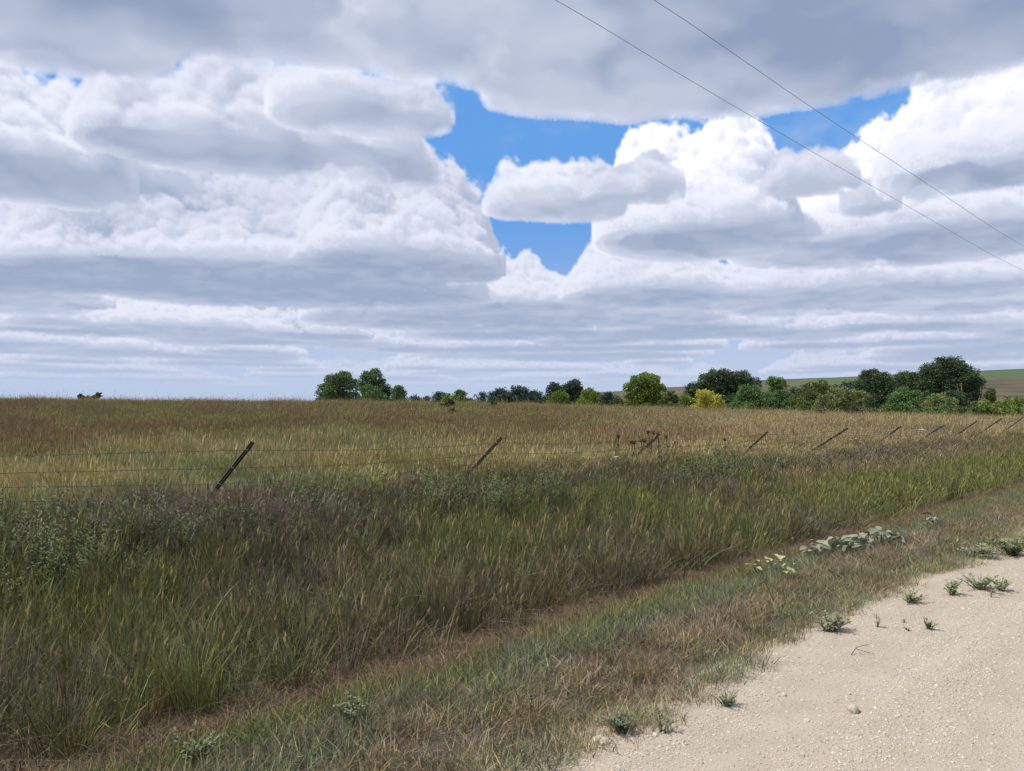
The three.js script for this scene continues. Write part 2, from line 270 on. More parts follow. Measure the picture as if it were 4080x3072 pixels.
// ---------------------------------------------------------------- ground and hill: one sheet out to the skyline, in rings round the camera
const mix3 = (a, b, t) => [lerp(a[0], b[0], t), lerp(a[1], b[1], t), lerp(a[2], b[2], t)];
function soil(x, z, r, az) {
  const n = fbm(x * 0.8, z * 0.8, 4), [, t] = toST(x, z);
  let c = mix3([0.065, 0.048, 0.037], [0.125, 0.095, 0.065], clamp(0.5 + n));
  if (t < 2.9) c = mix3(c, [0.36, 0.28, 0.2], sstep(3.0, 2.4, t + 0.5 * n));
  if (r > 150) {
    const k = (r - 260) / 690, v = fbm(x * 0.02, z * 0.02, 4), band = k + 0.12 * fbm(x * 0.004 + 9, z * 0.004, 3), w = fbm(x * 0.005, z * 0.03, 3);
    const u = fbm(x * 0.045 + 5, z * 0.045, 4);
    c = mix3([0.11, 0.083, 0.038], [0.056, 0.042, 0.024], clamp(0.5 + 1.5 * w + 1.2 * u));
    c = mix3(c, [0.15, 0.115, 0.06], sstep(0.05, 0.4, v) * 0.6);
    const green = sstep(0.5, 0.58, band) * sstep(17, 22, az + 6 * v);
    c = mix3(c, mix3([0.05, 0.082, 0.022], [0.085, 0.115, 0.035], clamp(0.5 + v)), green);
    c = mix3(c, mix3([0.075, 0.064, 0.036], [0.115, 0.1, 0.048], clamp(0.5 + 1.5 * v)), sstep(20, 14, az) * 0.7);
    c = mix3(c, [0.03, 0.045, 0.03], sstep(0.925, 0.945, k + 0.02 * v));
  }
  return c;
}
{
  const angles = [], radii = [0.25], P = [], C = [], I = [];
  for (let a = -46; a < 46; a += 0.17) angles.push(a);
  for (let a = 46; a < 314; a += 2) angles.push(a);
  for (let r = 0.4; r < 3400; r *= r < 250 ? 1.026 : 1.018) radii.push(r);
  const n = angles.length;
  for (const r of radii) for (const a of angles) {
    const x = Math.sin(a / R2D) * r, z = -Math.cos(a / R2D) * r;
    P.push(x, ground(x, z), z); C.push(...soil(x, z, r, a > 180 ? a - 360 : a));
  }
  P.push(0, -0.05, 0); C.push(0.3, 0.25, 0.2);
  for (let i = 0; i < n; i++) {
    const j = (i + 1) % n; I.push(P.length / 3 - 1, j, i);
    for (let k = 0; k + 1 < radii.length; k++) { const a = k * n + i, b = k * n + j, c = a + n, d = b + n; I.push(a, b, c, b, d, c); }
  }
  const g = geom(P, C, I); g.computeVertexNormals();
  const m = new THREE.Mesh(g, new THREE.MeshStandardMaterial({ name: 'soil', vertexColors: true, roughness: 1 }));
  m.name = 'ground'; m.userData.kind = 'structure'; m.receiveShadow = m.castShadow = true; scene.add(m);
}

// ---------------------------------------------------------------- the gravel road
function roadY(s, t) {
  const rut = 0.02 * fbm(s * 0.16 + 4, t * 1.7, 3) + 0.014 * fbm(s * 0.9, t * 3.6, 3), tracks = -0.012 * Math.exp(-(((t - 0.75) / 0.33) ** 2)) - 0.012 * Math.exp(-(((t + 0.95) / 0.33) ** 2)) + 0.012 * Math.exp(-(((t - 1.55) / 0.3) ** 2));
  return 0.012 + tracks + rut - 0.075 * Math.pow(Math.max(0, t - 2.2), 1.4) - 0.1 * Math.pow(Math.max(0, -t - 6.6), 1.3) - 0.006 * ((t + 2.3) / 4) ** 2;
}
{
  const S = [], T = [], P = [], C = [], UV = [], I = [];
  for (let s = -60; s < 120; s += s > 0.2 && s < 13 ? 0.035 : s > -3 && s < 30 ? 0.12 : 1) S.push(s);
  for (let t = -8; t < 3.4; t += t > -2.6 ? 0.04 : 0.2) T.push(t);
  for (const s of S) for (const t of T) {
    const [x, z] = fromST(s, t), n = fbm(s * 0.35 + 8, t * 1.3 + 2, 4), f = fbm(s * 3, t * 5, 3);
    P.push(x, roadY(s, t) + 0.006 * f, z);
    const dust = clamp(0.55 - 0.5 * (t - 0.4) + 1.1 * n), c = mix3(mix3([0.48, 0.4, 0.305], [0.515, 0.475, 0.4], dust), [0.56, 0.525, 0.455], 0.65 * Math.exp(-(((t - 0.55 + 0.2 * n) / 0.4) ** 2)) + 0.65 * Math.exp(-(((t + 1.1 + 0.2 * n) / 0.4) ** 2))), l = 1 + 0.16 * f;
    C.push(c[0] * l, c[1] * l, c[2] * l); UV.push(s, t);
  }
  const n = T.length;
  for (let i = 0; i + 1 < S.length; i++) for (let j = 0; j + 1 < n; j++) { const a = i * n + j; I.push(a, a + n, a + 1, a + 1, a + n, a + n + 1); }
  const g = geom(P, C, I); g.setAttribute('uv', new THREE.Float32BufferAttribute(UV, 2)); g.computeVertexNormals();
  if (g.attributes.normal.getY(0) < 0) { g.setIndex(I.map((_, i) => I[i - (i % 3) + [0, 2, 1][i % 3]])); g.computeVertexNormals(); }
  const r = rng(5), N = 1024, grain = new Float32Array(N * N).fill(0.5), colour = new Float32Array(N * N).fill(0.86);
  for (let i = 0; i < 15000; i++) {        // small stones pressed into the dust, drawn so that the tile repeats without a seam
    const cx = r() * N, cy = r() * N, R = 1.5 + 5 * r() ** 3.5, q = 0.8 + 0.7 * r(), tone = 0.8 + 0.28 * r();
    for (let y = Math.floor(-R); y <= R; y++) for (let x = Math.floor(-R * q); x <= R * q; x++) {
      const d = (x / q) ** 2 + y * y; if (d > R * R) continue;
      const k = ((Math.floor(cy + y) + N) % N) * N + ((Math.floor(cx + x) + N) % N), h = 0.5 + 0.5 * Math.sqrt(1 - d / (R * R)) * (R / 6.5);
      if (h > grain[k]) { grain[k] = h; colour[k] = tone; }
    }
  }
  const map = texture(N, (u, v) => { const k = Math.floor(v * N) * N + Math.floor(u * N), c = colour[k] + 0.1 * (r() - 0.5); return [c, c * 0.99, c * 0.965]; });
  const bump = texture(N, (u, v) => { const k = Math.floor(v * N) * N + Math.floor(u * N); return [grain[k], grain[k], grain[k]]; });
  map.repeat.set(0.8, 0.8); bump.repeat.set(0.8, 0.8);
  const m = new THREE.Mesh(g, new THREE.MeshStandardMaterial({ name: 'gravel', vertexColors: true, map, bumpMap: bump, bumpScale: 0.008, roughness: 0.95 }));
  m.name = 'road'; m.userData.kind = 'structure'; m.receiveShadow = m.castShadow = true; scene.add(m);
}
// ---------------------------------------------------------------- grass: tufts of single blades, many copies of a few tufts
function tuft({ n, h, w, R, lean = 0.25, arch = 0.3, segs = 3, seed, hues, heads = 0, flat = 0, fan = 0 }) {
  const r = rng(seed), P = [], C = [], I = [];
  for (let b = 0; b < n; b++) {
    const a = r() * 6.283, rr = R * Math.sqrt(r()), x0 = Math.cos(a) * rr, z0 = Math.sin(a) * rr, dir = fan ? a + (r() - 0.5) * 2.2 : r() * 6.283, H = h * (0.45 + 0.75 * r()), W = w * (0.6 + 0.8 * r()) * 0.5;
    const L = lean * (r() * 1.6), K = arch * r() * 1.8, dx = Math.cos(dir), dz = Math.sin(dir), tw = r() * 6.283, sx = Math.cos(tw), sz = Math.sin(tw), hue = hues[Math.floor(r() * hues.length)], v = 0.8 + 0.4 * r();
    const start = P.length / 3;
    for (let i = 0; i <= segs; i++) {
      const u = i / segs, out = H * (L * u + K * u * u), up = H * u * (1 - 0.45 * K * u) * (1 - flat * 0.8) - flat * 0.05 * u, wd = W * (i === segs ? 0 : Math.sqrt(1 - u * 0.75));
      const x = x0 + dx * out, z = z0 + dz * out, y = up - 0.02 * (1 - u);
      if (i === segs) { P.push(x, y, z); C.push(hue[0] * v, hue[1] * v, hue[2] * v); } else { P.push(x - sx * wd, y, z - sz * wd, x + sx * wd, y, z + sz * wd); for (let k = 0; k < 2; k++) C.push(hue[0] * v, hue[1] * v, hue[2] * v); }
      if (i > 0) { const p = start + 2 * (i - 1); if (i === segs) I.push(p, p + 1, p + 2); else I.push(p, p + 1, p + 2, p + 1, p + 3, p + 2); }
    }
    if (r() < heads) {                       // a seed head at the tip
      const u = 1, x = x0 + dx * H * (L + K), z = z0 + dz * H * (L + K), y = H * (1 - 0.45 * K), k = P.length / 3, s = 0.006 + 0.005 * r(), l = 0.05 + 0.06 * r();
      P.push(x, y - l * 0.4, z, x - sx * s, y + l * 0.1, z - sz * s, x + sx * s, y + l * 0.1, z + sz * s, x + dx * l * 0.3, y + l * 0.7, z + dz * l * 0.3);
      for (let q = 0; q < 4; q++) C.push(1.1 * v, 1.0 * v, 0.85 * v);
      I.push(k, k + 2, k + 1, k + 1, k + 2, k + 3);
    }
  }
  const g = geom(P, C, I); g.computeVertexNormals(); return g;
}
// places: list of [x, y, z, size, colour, tall]; dealt out among the variants
function meadow(name, label, variants, places, seed, mat = plantMat) {
  const o = new THREE.Group(), r = rng(seed), M = new THREE.Matrix4(), q = new THREE.Quaternion(), e = new THREE.Euler(), p = new THREE.Vector3(), s = new THREE.Vector3(), c = new THREE.Color();
  o.name = name; o.userData.label = label; o.userData.category = 'grass'; o.userData.kind = 'stuff';
  variants.forEach((g, k) => {
    const mine = places.filter((_, i) => i % variants.length === k), m = new THREE.InstancedMesh(g, mat, mine.length);
    m.name = 'tuft' + (k ? '_' + String(k).padStart(3, '0') : ''); m.userData.kind = 'stuff'; m.castShadow = m.receiveShadow = true;
    mine.forEach(([x, y, z, size, col, tall], i) => {
      e.set((r() - 0.5) * 0.24, r() * 6.283, (r() - 0.5) * 0.24); q.setFromEuler(e);
      M.compose(p.set(x, y, z), q, s.set(size, size * (tall || 1), size)); m.setMatrixAt(i, M);
      const v = 0.82 + 0.36 * r(); m.setColorAt(i, c.setRGB(col[0] * v, col[1] * v, col[2] * v));
    });
    o.add(m);
  });
  scene.add(o); return o;
}
const ST = (s, t) => { const [x, z] = fromST(s, t); return [x, ground(x, z), z]; };
const inView = (x, z, margin = 3) => { const az = Math.abs(Math.atan2(x, -z) * R2D); return az < 38 + margin * 30 / Math.max(1, Math.hypot(x, z)); };
const pick = (list, v) => list[Math.min(list.length - 1, Math.floor(v * list.length))];
const EDGE = [[-5, 2.43], [2.8, 2.43], [3.7, 2.39], [4.3, 2.49], [5.1, 2.68], [5.8, 2.62], [7, 2.66], [8.4, 2.67], [9.1, 2.5], [10.3, 2.37], [20, 2.42]];
const edgeAt = (s) => curve(EDGE, s) + 0.09 * perlin(s * 2.3 + 2, 3) + 0.05 * perlin(s * 6.1, 9) + (s > 12 ? 0.2 * perlin(s * 0.6, 5) : 0);   // where the verge meets the road

const neutral = [[1, 1, 1], [1.15, 1.1, 0.95], [0.8, 0.85, 0.85], [1.25, 1.05, 0.8]];
const dry = [[1, 1, 1], [1.3, 1.15, 0.95], [0.75, 0.7, 0.7], [0.9, 1.05, 0.8]];
const STRAW = [0.345, 0.29, 0.145], OLIVE = [0.2, 0.17, 0.075], RUST = [0.2, 0.14, 0.08], GREEN = [0.14, 0.155, 0.065], YGREEN = [0.215, 0.21, 0.075], BROWN = [0.185, 0.15, 0.098], MAUVE = [0.17, 0.152, 0.112], SAGE = [0.19, 0.2, 0.115], SAND = [0.34, 0.265, 0.175];
const mixed = [[1, 1, 1], [1.35, 1.32, 1.08], [0.5, 0.52, 0.54], [0.9, 1.05, 0.75], [0.75, 0.75, 0.7]];

const mown = (s) => 0.3 * sstep(8, 2, s);      // the mower swung a little closer to the road here
// mown verge beside the road
{
  const r = rng(21), places = [], litter = [];
  const V = [0, 1, 2, 3].map((k) => tuft({ n: 34, h: 0.088, w: 0.0045, R: 0.1, lean: 0.6, arch: 0.6, segs: 2, seed: 100 + k, hues: k % 2 ? mixed : neutral }));
  for (let s = -4; s < 62;) {
    const near = s < 9 ? 1 : 0.6, width = 4.95 - 2.3;
    const n = Math.round(width * 0.1 * 195 * near);
    for (let i = 0; i < n; i++) {
      const ss = s + r() * 0.1, t = 2.1 + (width + 0.2) * r(), [x, y, z] = ST(ss, t); if (!inView(x, z)) continue;
      const yr = Math.max(y, roadY(ss, t) - 0.004), e = edgeAt(ss), n1 = fbm(ss * 0.9, t * 1.5, 4), n2 = fbm(ss * 0.35 + 40, t * 2.2, 3), fine = fbm(ss * 4, t * 4, 2), d = t - e;
      if (d < 0 && r() > 0.03 * Math.exp(d * 6)) continue;
      if (d < 0.14 && r() > 0.4 + 4 * d) continue;
      let c, tall = 0.8 + 0.5 * fine + 0.5 * r();
      const k = t + mown(ss) + 0.5 * n1;
      if (t > 4.52 - mown(ss) + 0.06 * n1) { c = pick([[0.22, 0.135, 0.078], [0.25, 0.165, 0.095], [0.18, 0.115, 0.07], [0.22, 0.145, 0.08]], r()); tall *= 0.95; } 
      else if (k > 4.12) { c = n2 > -0.02 ? pick([YGREEN, OLIVE, GREEN], r()) : pick([RUST, OLIVE, BROWN], r()); tall *= 1.35; }
      else if (k > 3.62) { c = n2 > -0.16 ? pick([SAGE, GREEN, SAGE, BROWN], r()) : pick([BROWN, OLIVE, MAUVE], r()); tall *= 1.25; }
      else if (k > 2.9) c = pick([BROWN, SAND, [0.21, 0.15, 0.085], BROWN, OLIVE, SAGE], clamp(0.5 + 0.9 * n2 + 0.6 * (r() - 0.5)));
      else c = pick([SAGE, SAND, SAGE, BROWN, STRAW, SAGE], r());
      { const lift = 1.35 + 0.25 * fine; places.push([x, yr, z, 0.8 + 0.5 * r(), [c[0] * lift * 0.96, c[1] * lift, c[2] * lift * 1.06], tall * (d < 0.3 ? 1.1 : 1)]); }
    }
    s += 0.1;
  }
  meadow('verge_grass', 'mown dry grass of the verge between the pale gravel road and the tall grass', V, places, 3);
  const L = [0, 1, 2].map((k) => tuft({ n: 26, h: 0.22, w: 0.005, R: 0.14, lean: 1.1, arch: 0.7, segs: 3, seed: 140 + k, hues: dry, flat: 0.75 }));
  for (let s = -4; s < 50; s += 0.1) for (let i = 0; i < 9; i++) {
    const t = 4.6 - mown(s) + 0.8 * r() * r(), [x, y, z] = ST(s + r() * 0.1, t); if (!inView(x, z)) continue;
    litter.push([x, y + 0.01, z, 0.8 + 0.5 * r(), pick([[0.14, 0.11, 0.078], [0.16, 0.12, 0.075], [0.11, 0.082, 0.06]], r()), 1]);
  }
  meadow('grass_litter', 'matted dead grass lying along the mown edge below the tall grass', L, litter, 4);
}
// tall grass of the bank
{
  const r = rng(22), places = [], broad = [], dead = [];
  const V = [0, 1, 2, 3, 4].map((k) => tuft({ n: 32, h: 0.4, w: 0.0052, R: 0.07, lean: 0.2, arch: 0.26, segs: 4, seed: 200 + k, hues: mixed, heads: 0.08, fan: 1 }));
  const B = [0, 1, 2, 3].map((k) => tuft({ n: 8, h: 0.52, w: 0.0095, R: 0.05, lean: 0.3, arch: 0.6, segs: 6, fan: 1, seed: 240 + k, hues: [[1, 1, 1], [1.2, 1.12, 0.8], [0.85, 0.95, 0.95]] }));
  const D = [0, 1, 2].map((k) => tuft({ n: 26, h: 0.34, w: 0.0045, R: 0.16, lean: 0.8, arch: 0.8, segs: 3, seed: 260 + k, hues: dry, heads: 0.12 }));
  for (let s = -6; s < 95; s += 0.25) {
    const dens = s < 14 ? 62 : s < 35 ? 32 : 15;
    const n = Math.round(0.25 * 5.6 * dens);
    for (let i = 0; i < n; i++) {
      const ss = s + 0.25 * r(), t0 = 4.9 + 5.55 * r(), t = t0 - mown(ss) * sstep(7.5, 5, t0), [x, y, z] = ST(ss, t); if (!inView(x, z)) continue;
      const n1 = fbm(ss * 0.3 + 7, t * 0.45, 4), n2 = fbm(ss * 1.3, t * 1.6 + 20, 3), edge = sstep(4.85, 5.35, t0 + 0.4 * n2);
      if (r() > 0.25 + 0.75 * edge) continue;
      const gap = fbm(ss * 1.9 + 11, t * 2.1, 3); if (s < 30 && gap < -0.1 && r() < 0.8) continue;
      const far = sstep(9, 22, ss), brownish = n1 + 0.22 * sstep(7, 9.6, t) - 0.4 * far + 0.1 * sstep(9, 3, ss) + 0.0, size = (0.8 + 0.45 * r()) * (s < 14 ? 1 : s < 35 ? 1.15 : 1.4);
      const tall = (0.6 + 0.45 * edge + 0.6 * n2 + 0.5 * gap) * (1 - 0.2 * far) * (1 - 0.35 * far * sstep(7, 9, t));
      let c = brownish > 0.16 ? pick([MAUVE, BROWN, OLIVE, BROWN], r()) : brownish > -0.05 ? pick([OLIVE, GREEN, BROWN, YGREEN], r()) : pick([GREEN, YGREEN, OLIVE, YGREEN], r());
      if (far > 0.5 && t > 7.4 + 0.8 * n2 && t < 9.6) c = pick([RUST, BROWN, OLIVE, SAND], r());
      else if (far > 0.3) c = pick([YGREEN, OLIVE, [0.25, 0.235, 0.07], GREEN], r());
      { const l = 1.18, g = 0.02 * sstep(4, 12, ss); places.push([x, y, z, size, [c[0] * (l - g), c[1] * (l + g), c[2] * l], Math.max(0.3, tall)]); }
      if (r() < 0.28 && brownish > -0.1 && s < 30) dead.push([x, y, z, 0.9 + 0.5 * r(), pick([MAUVE, BROWN, [0.21, 0.16, 0.12]], r()), 1]);
    }
    if (s < 26) for (let i = 0; i < 2; i++) {
      const ss = s + 0.25 * r(), t = 5.0 - mown(ss) + (r() < 0.6 ? 1.5 : 4.5) * r(), [x, y, z] = ST(ss, t); if (!inView(x, z) || fbm(ss * 0.8 + 60, t * 0.8, 2) < -0.05) continue;
      broad.push([x, y, z, 0.75 + 0.5 * r(), pick([YGREEN, [0.24, 0.235, 0.09], SAGE, GREEN, [0.3, 0.27, 0.12]], r()), 0.85 + 0.3 * r()]);
    }
  }
  meadow('tall_grass', 'tall green and brown grass covering the bank below the fence', V, places, 5);
  meadow('arching_grass', 'broad arching yellow green blades standing out of the tall grass', B, broad, 6);
  meadow('dead_grass', 'brown and mauve dead grass tangled in the bank below the fence', D, dead, 7);
}
// the field beyond the fence, up to its crest
function fieldColour(x, z, r, az, rnd, clump) {
  const n1 = fbm(x * 0.1, z * 0.2 + 3, 4), n2 = fbm(x * 0.35 + 9, z * 0.6, 3), near = sstep(26, 15, r), right = sstep(2, 20, az), top = sstep(0.72, 1, r / crestAt(az));
  const v = n1 * 1.2 + n2 * 0.4 + clump * 0.5 + (rnd - 0.5) * 0.3;
  let c = v > 0.3 ? [0.225, 0.155, 0.085] : v > 0.1 ? [0.215, 0.165, 0.09] : v > -0.08 ? OLIVE : v > -0.3 ? [0.28, 0.235, 0.1] : [0.225, 0.21, 0.085];
  if (near > rnd * 1.1) c = v > 0.28 ? OLIVE : v > 0.02 ? [0.27, 0.245, 0.115] : v > -0.2 ? STRAW : [0.2, 0.21, 0.1];
  if (right > rnd * 1.15 && top < 0.65) c = v > 0.3 ? [0.23, 0.185, 0.105] : v > -0.1 ? [0.36, 0.285, 0.16] : STRAW;
  if (top > 0.9 && rnd > 0.35) c = [0.33, 0.275, 0.13];
  const l = 1.3 + 0.25 * near; return [c[0] * 0.97 * l, c[1] * 0.99 * l, c[2] * 1.05 * l];
}
{
  const r = rng(23), near = [], far = [], crest = [];
  const V = [0, 1, 2, 3].map((k) => tuft({ n: 36, h: 0.4, w: 0.005, R: 0.22, lean: 0.45, arch: 0.5, segs: 3, seed: 300 + k, hues: mixed, heads: 0.25 }));
  const W = [0, 1, 2, 3].map((k) => tuft({ n: 40, h: 0.4, w: 0.013, R: 0.4, lean: 0.5, arch: 0.5, segs: 2, seed: 320 + k, hues: mixed, heads: 0.2 }));
  for (let i = 0; i < 150000; i++) {
    const az = -42 + 84 * r(), rr = Math.exp(lerp(Math.log(11), Math.log(104), Math.pow(r(), 0.8))), x = Math.sin(az / R2D) * rr, z = -Math.cos(az / R2D) * rr, [, t] = toST(x, z);
    if (t < 9.9 || rr > crestAt(az) + 7) continue;
    const clump = fbm(x * 0.45, z * 0.45 + 33, 3), tall = 0.5 + 0.85 * sstep(-0.25, 0.35, clump) + 0.25 * r();
    (rr < 34 ? near : far).push([x, ground(x, z), z, rr < 34 ? 0.85 + 0.4 * r() : 0.85 + 0.5 * r(), fieldColour(x, z, rr, az, r(), clump), tall]);
  }
  for (let i = 0; i < 500; i++) { const az = -40 + 80 * r(), D = crestAt(az) * (0.9 + 0.1 * r()), x = Math.sin(az / R2D) * D, z = -Math.cos(az / R2D) * D; if (toST(x, z)[1] > 12) crest.push([x, ground(x, z), z, 0.8 + 0.5 * r(), STRAW, 1.5 + 0.6 * r()]); }
  meadow('field_grass', 'golden and rust brown grass of the open field beyond the wire fence', [...V, ...W], (() => { const out = []; const k = [0, 0]; const n = Math.max(near.length, far.length); for (let i = 0; i < n; i += 4) { for (let j = 0; j < 4; j++) out.push(near[(i + j) % near.length]); for (let j = 0; j < 4; j++) out.push(far[(i + j) % far.length]); } return out; })(), 8);
  const S = [0, 1].map((k) => tuft({ n: 9, h: 0.5, w: 0.009, R: 0.6, lean: 0.2, arch: 0.2, segs: 2, seed: 350 + k, hues: neutral, heads: 0.9 }));
  meadow('crest_grass', 'thin tall straws standing against the sky along the crest of the field', S, crest, 9);
}
// loose stones on the road
{
  const r = rng(24), o = new THREE.Group(); o.name = 'gravel_stones'; o.userData.label = 'loose pale limestone gravel strewn over the road'; o.userData.category = 'gravel'; o.userData.kind = 'stuff';
  const mat = new THREE.MeshStandardMaterial({ name: 'limestone', roughness: 0.9 }), M = new THREE.Matrix4(), q = new THREE.Quaternion(), e = new THREE.Euler(), p = new THREE.Vector3(), sc = new THREE.Vector3(), c = new THREE.Color();
  for (let k = 0; k < 3; k++) {
    const g = new THREE.IcosahedronGeometry(1, 1), P = g.attributes.position;
    for (let i = 0; i < P.count; i++) { const x = P.getX(i), y = P.getY(i), z = P.getZ(i), d = 1 + 0.35 * perlin(x * 1.3 + k * 7 + 3, y * 1.3 + z * 1.1); P.setXYZ(i, x * d, y * d * 0.7, z * d); }
    g.computeVertexNormals();
    const n = 34000, m = new THREE.InstancedMesh(g, mat, n); m.name = 'stone' + (k ? '_00' + k : ''); m.userData.kind = 'stuff'; m.castShadow = m.receiveShadow = true;
    for (let i = 0; i < n;) {
      const s = 0.8 + 15 * r() ** 1.3, t = -3 + 5.6 * r(), edge = edgeAt(s), band = fbm(s * 0.25 + 5, t * 2.2, 3);
      if (t > edge + 0.12 || r() > 0.55 + 1.3 * band - 0.4 * Math.exp(-(((t - 0.55) / 0.32) ** 2)) - 0.4 * Math.exp(-(((t + 1.1) / 0.32) ** 2))) continue;
      const [x, z] = fromST(s, t); if (!inView(x, z, 1)) { continue; }
      const R = 0.0018 + 0.0047 * Math.pow(r(), 3.5) + (r() < 0.006 ? 0.007 * r() : 0);
      e.set(r() * 0.8, r() * 6.3, r() * 0.8); q.setFromEuler(e);
      M.compose(p.set(x, roadY(s, t) + 0.006 * fbm(s * 3, t * 5, 3) + R * 0.2, z), q, sc.set(R * (0.8 + 0.6 * r()), R, R * (0.8 + 0.6 * r()))); m.setMatrixAt(i, M);
      const v = 0.72 + 0.5 * r(), w = r() < 0.2 ? 0.8 : 1; m.setColorAt(i, c.setRGB(0.55 * v, 0.49 * v * (0.5 + 0.5 * w), 0.40 * v * w)); i++;
    }
    o.add(m);
  }
  scene.add(o);
}
// ---------------------------------------------------------------- trees and bushes
function tube(pathPts, r0, r1, sides = 6, segs = 5) {
  const cv = new THREE.CatmullRomCurve3(pathPts.map((p) => new THREE.Vector3(...p))), P = [], I = [], N = [], fr = cv.computeFrenetFrames(segs, false);
  for (let i = 0; i <= segs; i++) {
    const c = cv.getPoint(i / segs), r = lerp(r0, r1, i / segs);
    for (let k = 0; k < sides; k++) { const a = (k / sides) * 6.2832, n = fr.normals[i].clone().multiplyScalar(Math.cos(a)).addScaledVector(fr.binormals[i], Math.sin(a)); P.push(c.x + n.x * r, c.y + n.y * r, c.z + n.z * r); N.push(n.x, n.y, n.z); }
  }
  for (let i = 0; i < segs; i++) for (let k = 0; k < sides; k++) { const a = i * sides + k, b = i * sides + (k + 1) % sides; I.push(a, b, a + sides, b, b + sides, a + sides); }
  return geom(P, null, I, N);
}
const leafMat = new THREE.MeshPhysicalMaterial({ name: 'foliage', vertexColors: true, roughness: 0.7, specularIntensity: 0.4, transmission: 0.25, thickness: 0, side: THREE.DoubleSide });
// lobes: [x, y, z, radius]; leaves are small bent blades turned roughly outwards, in sprays that leave gaps between them
function foliage(lobes, leaf, density, hue, hue2, seed, spiky = 0) {
  const r = rng(seed), P = [], C = [], I = [], v = new THREE.Vector3(), d = new THREE.Vector3(), a = new THREE.Vector3(), b = new THREE.Vector3();
  const clumps = [];                 // each lobe carries smaller clumps with gaps between them
  for (const [x, y, z, lr] of lobes) {
    clumps.push([x, y, z, lr * 0.72, 0.3]);
    const n = lr < 3 * leaf ? 4 : 9;
    for (let i = 0; i < n; i++) { d.set(r() - 0.5, r() - 0.36, r() - 0.5).normalize(); const q = lr * (0.3 + 0.16 * r()); clumps.push([x + d.x * (lr - q), Math.max(q * 0.6, y + d.y * (lr - q)), z + d.z * (lr - q), q * 1.12, 1]); }
  }
  for (const [lx, ly, lz, lr, share] of clumps) {
    const sprays = Math.max(3, Math.round(density * 1.75 * share * (lr / leaf) ** 2)), mixv = r();
    for (let k = 0; k < sprays; k++) {
      d.set(r() - 0.5, r() - 0.36, r() - 0.5).normalize();
      const rad = lr * (0.55 + 0.45 * Math.pow(r(), 0.5)) * (1 + (r() < 0.1 ? 0.35 * r() : 0));
      const cx = lx + d.x * rad, cy = ly + d.y * rad * 0.92, cz = lz + d.z * rad, tone = 0.8 + 0.4 * r(), m = clamp(mixv * 0.7 + 0.3 * r());
      for (let q = 0; q < 6; q++) {
        const s = leaf * (0.65 + 0.7 * r()); v.set(r() - 0.5, r() - 0.5, r() - 0.5).multiplyScalar(leaf * 2.6); if (spiky) v.multiplyScalar(0.45).addScaledVector(d, leaf * spiky * 2.4 * r()).setY(v.y + leaf * spiky * r());
        const x = cx + v.x, y = Math.max(0.03, cy + v.y), z = cz + v.z;
        a.set(d.x + (r() - 0.5) * 1.8, d.y * 0.6 + (r() - 0.55) * 1.5 + spiky, d.z + (r() - 0.5) * 1.8).normalize(); b.set(r() - 0.5, r() - 0.5, r() - 0.5).cross(a).normalize();
        const n = P.length / 3, L = s * (1 + spiky), Wd = s * 0.5 * (1 - 0.3 * spiky), t = tone * (0.85 + 0.3 * r());
        P.push(x, y, z, x + a.x * L * 0.5 + b.x * Wd, y + a.y * L * 0.5 + b.y * Wd - s * 0.08, z + a.z * L * 0.5 + b.z * Wd, x + a.x * L, y + a.y * L - s * 0.12, z + a.z * L, x + a.x * L * 0.5 - b.x * Wd, y + a.y * L * 0.5 - b.y * Wd - s * 0.08, z + a.z * L * 0.5 - b.z * Wd);
        for (let i = 0; i < 4; i++) C.push(lerp(hue[0], hue2[0], m) * t, lerp(hue[1], hue2[1], m) * t, lerp(hue[2], hue2[2], m) * t);
        I.push(n, n + 1, n + 2, n, n + 2, n + 3);
      }
    }
  }
  const g = geom(P, C, I); g.computeVertexNormals(); return g;
}
const K = {       // foliage colours, two shades each
  dark: [[0.044, 0.074, 0.03], [0.074, 0.112, 0.042]], far: [[0.036, 0.058, 0.046], [0.054, 0.08, 0.056]], mid: [[0.07, 0.12, 0.042], [0.105, 0.165, 0.055]], fresh: [[0.085, 0.15, 0.045], [0.13, 0.205, 0.06]],
  lime: [[0.12, 0.175, 0.03], [0.2, 0.25, 0.05]], olive: [[0.085, 0.11, 0.03], [0.14, 0.165, 0.048]], pale: [[0.14, 0.17, 0.06], [0.24, 0.26, 0.105]], yellow: [[0.3, 0.3, 0.05], [0.46, 0.43, 0.075]], juniper: [[0.028, 0.042, 0.018], [0.045, 0.06, 0.022]],
};
